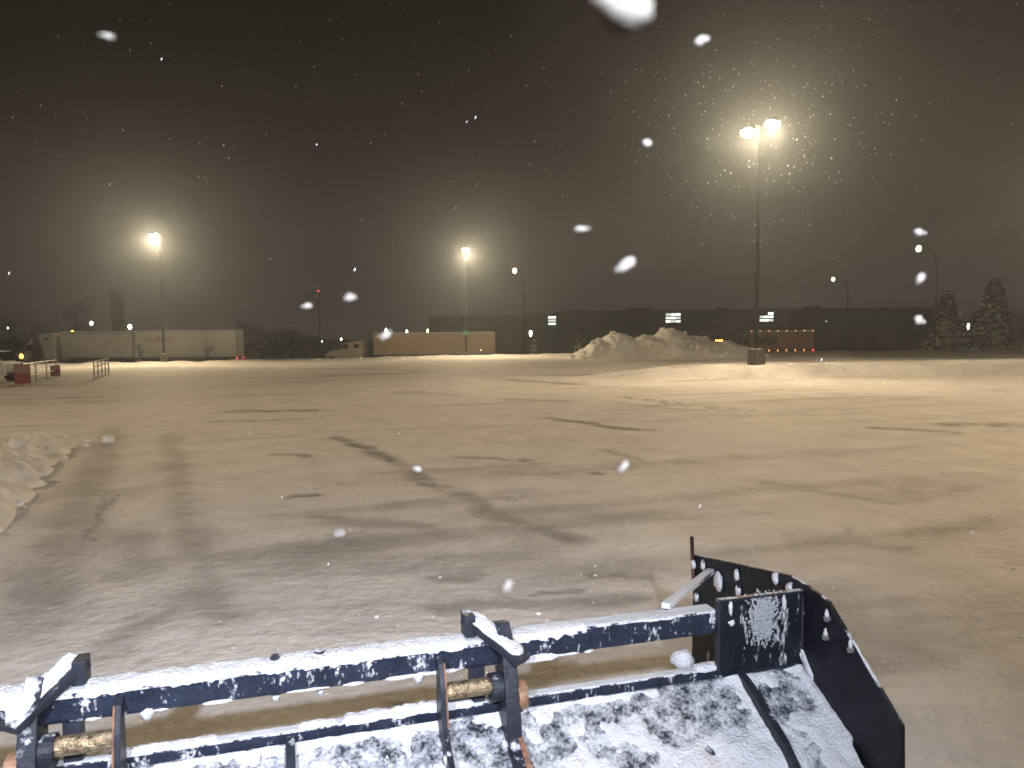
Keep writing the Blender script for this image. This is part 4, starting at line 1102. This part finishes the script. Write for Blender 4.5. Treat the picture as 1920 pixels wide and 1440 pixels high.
# ------------------------------------------------------------------ trees
M_BARK = mat('bark', (0.045, 0.035, 0.028), 0.9)
M_NEED = mat('spruce_needles', (0.030, 0.036, 0.016), 0.8, var=0.3, scale=2)
M_DARKLEAF = mat('dark_foliage', (0.018, 0.018, 0.012), 0.9, var=0.3, scale=1)
def spruce(loc, H, R, label, seed, snow=0.0, group=None, lean=0):
    rg = random.Random(seed); root = empty('spruce_tree', loc); tag(root, label, 'tree', group)
    t = MB(); t.tube([(0, 0, -0.6), (0, 0, H * 0.5), (0, 0, H)], [0.035 * H, 0.02 * H, 0.005 * H], 7); t.build('trunk', M_BARK, root)
    f, sn, br = MB(), MB(), MB()
    levels = int(9 + H * 1.6)
    for i in range(levels):
        z = H * (0.10 + 0.90 * (i / (levels - 1)) ** 0.92); rad = R * (1 - (z / H)) ** 0.82 + 0.05 * R
        k = max(5, int(9 * rad / R + 5))
        for j in range(k):
            a = 2 * math.pi * (j + rg.random()) / k; L = rad * rg.uniform(0.68, 1.15); dr = L * rg.uniform(0.20, 0.42)
            d = Vector((math.cos(a), math.sin(a), 0)); tip = d * L + Vector((0, 0, z - dr)); bs = Vector((0, 0, z))
            br.tube([bs, tip], [0.02, 0.006], 4, False)
            for q_ in range(8):
                s = (q_ + 1) / 8; c = bs.lerp(tip, s); side = Vector((-d.y, d.x, 0))
                for sg in (-1, 1):
                    w = (0.10 + 0.22 * (1 - s)) * R * 0.62 * rg.uniform(0.7, 1.3)
                    o2 = c + side * sg * w + d * w * 0.55 + Vector((0, 0, -0.12 * R * rg.uniform(0.2, 1.1)))
                    e1 = c + d * 0.10 * R; e2 = c - d * 0.05 * R + Vector((0, 0, -0.05 * R))
                    f.add([e1, o2, e2], [(0, 1, 2)])
                    lim = snow * max(0.05, 1.5 * (1 - z / H) - 0.25)
                    if snow and rg.random() < lim:
                        up = Vector((0, 0, 0.035 * R))
                        sn.add([e1 + up, o2 + up * 0.8, e2 + up], [(0, 1, 2)])
                        if rg.random() < 0.35: sn.blob(c + up + side * sg * w * 0.4, (0.07 * R, 0.07 * R, 0.045 * R), rg.randint(0, 999), 0.3, 5, 4)
    br.build('branches', M_BARK, root); f.build('crown', M_NEED, root)
    if sn.v: sn.build('snow_load', mat('tree_snow', (0.74, 0.70, 0.64), 0.9, var=0.1), root)
def bare_tree(loc, H, spread, label, seed, group=None, name='bare_tree', twigs=4):
    rg = random.Random(seed); root = empty(name, loc); tag(root, label, 'tree' if name == 'bare_tree' else 'shrub', group)
    t, b = MB(), MB()
    t.tube([(0, 0, -0.6), (0, 0, H * 0.3), (rg.uniform(-.1, .1), 0, H * 0.6)], [0.02 * H, 0.015 * H, 0.008 * H], 6); t.build('trunk', M_BARK, root)
    def grow(p, d, L, r, lev):
        q = p + d * L; m = p.lerp(q, 0.5) + Vector((rg.uniform(-1, 1), rg.uniform(-1, 1), 0)) * L * 0.07
        b.tube([p, m, q], [r, r * 0.8, r * 0.55], 3, False)
        if lev <= 0: return
        for k in range(rg.choice((2, 3, 3))):
            nd = (d + Vector((rg.uniform(-1, 1) * spread, rg.uniform(-1, 1) * spread, rg.uniform(-0.05, 0.55)))).normalized()
            grow(p.lerp(q, rg.uniform(0.45, 1.0)), nd, L * rg.uniform(0.6, 0.82), r * 0.6, lev - 1)
    for i in range(9):
        z = H * rg.uniform(0.12, 0.6); a = rg.uniform(0, 6.28)
        grow(Vector((0, 0, z)), Vector((math.cos(a) * spread, math.sin(a) * spread, 1)).normalized(), H * 0.19, 0.0075 * H, twigs)
    b.build('branches', M_BARK, root)
def leafy_tree(loc, H, R, label, seed, group=None):
    rg = random.Random(seed); root = empty('dark_tree', loc); tag(root, label, 'tree', group)
    t = MB(); t.tube([(0, 0, -0.6), (0.1, 0, H * 0.35), (0, 0, H * 0.85)], [0.03 * H, 0.022 * H, 0.006 * H], 7)
    for k in range(7):
        a = rg.uniform(0, 6.28); z = H * rg.uniform(0.3, 0.6)
        t.tube([(0, 0, z), (math.cos(a) * R * 0.45, math.sin(a) * R * 0.45, z + H * 0.14), (math.cos(a) * R * 0.75, math.sin(a) * R * 0.75, z + H * 0.25)], [0.012 * H, 0.008 * H, 0.003 * H], 5)
    t.build('trunk', M_BARK, root)
    f = MB()
    for c in range(34):
        a = rg.uniform(0, 6.28); rr = R * math.sqrt(rg.random()) * 0.85; z = H * rg.uniform(0.25, 0.95)
        rr *= math.sqrt(max(0.08, 1 - ((z / H - 0.55) / 0.48) ** 2)); cc = Vector((math.cos(a) * rr, math.sin(a) * rr, z))
        for k in range(60):
            o = cc + Vector((rg.gauss(0, 1), rg.gauss(0, 1), rg.gauss(0, 1))) * R * 0.16
            v1 = Vector((rg.gauss(0, 1), rg.gauss(0, 1), rg.gauss(0, 1))) * 0.14; v2 = Vector((rg.gauss(0, 1), rg.gauss(0, 1), rg.gauss(0, 1))) * 0.14
            f.add([o, o + v1, o + v2], [(0, 1, 2)])
    f.build('crown', M_DARKLEAF, root)
def tree_at(px, py_top, depth, base=None):
    x = at_depth(px, py_top, depth).x; z = gz(x, depth) if base is None else base
    return (x, depth, z), at_depth(px, py_top, depth).z - z
G_S = 'spruces along the lot edge'
l, h = tree_at(67, 630, 79); spruce((l[0], 79, l[2]), h, 1.35, 'small bare-green spruce in front of the white sleeper tractor', 3, 0.0, G_S)
l, h = tree_at(1777, 545, 103); spruce(l, h, 3.4, 'snow laden spruce near the right edge, the shorter one', 5, 0.80, G_S)
l, h = tree_at(1866, 522, 103); spruce(l, h, 3.9, 'taller snow laden spruce closest to the right picture edge', 8, 0.72, G_S)
l, h = tree_at(1000, 618, 100); spruce(l, h, 0.9, 'thin snowy sapling left of the snow pile under the yard lamp', 9, 0.35, G_S)
l, h = tree_at(1084, 622, 100); spruce(l, h, 0.9, 'thin snowy sapling at the left foot of the snow pile', 10, 0.35, G_S)
l, h = tree_at(388, 632, 80); bare_tree(l, h, 0.55, 'bare shrub in front of the white trailer with lettering', 4, name='bare_shrub')
l, h = tree_at(262, 640, 80); bare_tree(l, h, 0.4, 'thin bare sapling in front of the gap between the white trailers', 6, twigs=3)
G_D = 'dark trees far beyond the lot'
for i, (px, top, dep, R_, lab) in enumerate(((470, 606, 125, 3.4, 'tall dark tree just right of the lettered white trailer'),
        (505, 618, 132, 3.2, 'second dark tree right of the lettered white trailer'),
        (545, 620, 128, 3.2, 'third dark tree right of the lettered white trailer'),
        (585, 632, 132, 2.8, 'low dark tree left of the low roofed pale tractor'),
        (140, 565, 150, 4.0, 'faint dark tree behind the coupling of the white truck'),
        (20, 600, 150, 5.0, 'dark tree mass at far left behind the white van'),
        (75, 612, 150, 4.5, 'dark tree behind the roof of the white sleeper tractor'),
        (1740, 585, 125, 3.2, 'dark tree just left of the shorter snowy spruce'),
        (1825, 590, 128, 3.6, 'dark tree behind the gap between the two snowy spruces'),
        (1915, 585, 118, 4.2, 'dark tree cut by the right picture edge'))):
    l, h = tree_at(px, top, dep, ROAD_Z); leafy_tree(l, h, R_, lab, 40 + i, G_D)
# clipped hedge by the truck
hp = at_depth(80, 677, 78.5); hd = empty('hedge', (hp.x, 78.5, gz(hp.x, 78.5) - 0.1)); tag(hd, 'low dark hedge under the small spruce at far left', 'hedge')
rg = random.Random(3); f = MB()
for k in range(1500):
    o = Vector((rg.uniform(-2.2, 2.2), rg.uniform(-0.5, 0.5), rg.uniform(0.0, 0.9)))
    f.add([o, o + Vector((rg.gauss(0, .09), rg.gauss(0, .09), rg.gauss(0, .09))), o + Vector((rg.gauss(0, .09), rg.gauss(0, .09), rg.gauss(0, .09)))], [(0, 1, 2)])
f.build('foliage', M_NEED, hd)
sn = MB()
for k in range(40): sn.blob((rg.uniform(-2.1, 2.1), rg.uniform(-0.4, 0.4), 0.88), (0.2, 0.15, 0.06), k, 0.3, 6, 4)
sn.build('snow_load', mat('tree_snow', (0.74, 0.70, 0.64), 0.9), hd)

# ------------------------------------------------------------------ falling snow
M_FLAKE = mat('snowflake', (0.72, 0.73, 0.76), 0.9, var=0.02, spec=0.0)
M_FLAKE2 = mat('wet_snowflake', (0.17, 0.160, 0.142), 0.9, var=0.1, scale=60, spec=0.0)
def flake_mesh(mb, c, s, rg, el=1.0):
    ax = Vector((-0.45 + rg.gauss(0, 0.15), rg.gauss(0, 0.25), -0.9)).normalized()
    a = ax.cross(Vector((rg.gauss(0, 1), rg.gauss(0, 1), rg.gauss(0, 1)))).normalized(); b = ax.cross(a)
    u = [rg.uniform(0.7, 1.3) * s for _ in range(6)]
    mb.add([c + ax * u[0] * el, c - ax * u[1] * el, c + a * u[2], c - a * u[3], c + b * u[4], c - b * u[5]],
           [(0,2,4),(0,4,3),(0,3,5),(0,5,2),(1,4,2),(1,3,4),(1,5,3),(1,2,5)])
def falling_snow():
    rg = random.Random(99); mb = MB()
    for i in range(9500):
        y = 5.0 + 90 * rg.random() ** 0.9
        x = (rg.random() * 2 - 1) * (0.85 * y + 3); z = rg.uniform(0.05, min(19, 2.4 + 0.62 * y))
        s = rg.choice((0.002, 0.003, 0.003, 0.004, 0.006)) * (1.0 if rg.random() < 0.96 else 1.6)
        flake_mesh(mb, Vector((x, y, z)), s * (1 + y / 45.0), rg, rg.uniform(1.0, 1.7))
    for i in range(90):
        y = rg.uniform(2.2, 9.0); x = (rg.random() * 2 - 1) * 0.8 * y; z = rg.uniform(max(0.3, 2.4 - 0.30 * y), 2.4 + 0.5 * y)
        flake_mesh(mb, Vector((x, y, z)), rg.uniform(0.0022, 0.0045), rg, rg.uniform(1.4, 2.8))
    for i in range(1700):                                   # thick in the light close to the nearest lamp heads
        d = Vector((rg.gauss(0, 1), rg.gauss(0, 1), rg.gauss(0, 1))).normalized() * 9.0 * rg.random() ** 0.6
        c = Vector((P1.x + 0.2, P1.y, 13.4)) + d
        if d.length > 1.9: flake_mesh(mb, c, rg.choice((0.005, 0.006, 0.007, 0.009, 0.012, 0.024)), rg, rg.uniform(1.0, 2.4))
    o = mb.build('falling_snow', M_FLAKE); tag(o, 'snowflakes falling through the lamp light all over the lot', kind='stuff')
falling_snow()
def big_flake(px, py, wpx, hpx, size, rot, label):
    depth = F_PX * size / wpx; p = at_depth(px, py, depth)
    mb = MB(); rg = random.Random(int(px))
    mb.blob((0, 0, 0), (size * 0.46, size * 0.30, size * 0.46 * hpx / wpx), int(px), 0.16, 12, 9)
    for k in range(3):
        mb.blob((rg.gauss(0, 0.24) * size, rg.gauss(0, 0.1) * size, rg.gauss(0, 0.16) * size * hpx / wpx), (size * 0.2, size * 0.16, size * 0.2 * hpx / wpx), k, 0.25, 8, 6)
    o = mb.build('snowflake', M_FLAKE2, smooth=True); o.location = p; o.rotation_euler = (0, rot, 0)
    tag(o, label, 'snowflake', 'large near snowflakes')
for a in ((1165, 16, 120, 85, 0.026, 0.15, 'huge blurred snowflake cut by the top picture edge'),
          (1172, 498, 46, 22, 0.020, -0.65, 'bright slanted snowflake high above the snow pile'),
          (1168, 876, 30, 14, 0.014, -0.95, 'bright slanted snowflake over the middle right of the lot'),
          (783, 880, 15, 13, 0.010, 0.2, 'small round snowflake over the dark scraped line'),
          (950, 1100, 34, 16, 0.014, -0.95, 'slanted snowflake just above the crossbar of the pusher'),
          (1213, 269, 19, 15, 0.012, 0.2, 'round snowflake left of and below the nearest lamp heads'),
          (1313, 77, 28, 16, 0.014, -0.6, 'slanted snowflake high up left of the nearest lamp heads'),
          (1088, 430, 24, 12, 0.012, 0.0, 'flat snowflake right of the middle lamp head'),
          (577, 574, 18, 11, 0.011, 0.0, 'flat snowflake above the dark trees'),
          (655, 559, 24, 13, 0.012, -0.3, 'flat snowflake right of the red mast light'),
          (1722, 436, 18, 14, 0.012, 0.0, 'snowflake just above the orange street light'),
          (1725, 522, 24, 13, 0.013, -1.0, 'slanted snowflake just below the orange street light'),
          (1722, 600, 16, 18, 0.011, 0.2, 'round snowflake in front of the warehouse right end'),
          (202, 69, 32, 10, 0.013, 0.1, 'flat snowflake in the dark upper left sky'),
          (722, 630, 28, 13, 0.013, -0.6, 'slanted snowflake at the front end of the tan trailer')):
    big_flake(*a)

# ------------------------------------------------------------------ haze: snow filled air lit by the lamps
def haze():
    b = MB(); b.box((-330, -60, -3.2), (330, 330, 17.5))
    m = bpy.data.materials.new('snowy_air'); m.use_nodes = True
    n, l = m.node_tree.nodes, m.node_tree.links; n.clear()
    out = n.new('ShaderNodeOutputMaterial'); v = n.new('ShaderNodeVolumePrincipled')
    v.inputs['Color'].default_value = (0.84, 0.93, 1.0, 1); v.inputs['Density'].default_value = 0.0015; v.inputs['Anisotropy'].default_value = 0.72
    l.new(v.outputs[0], out.inputs['Volume'])
    o = b.build('haze', m); tag(o, 'thin haze of blowing snow in the night air', kind='stuff')
haze()
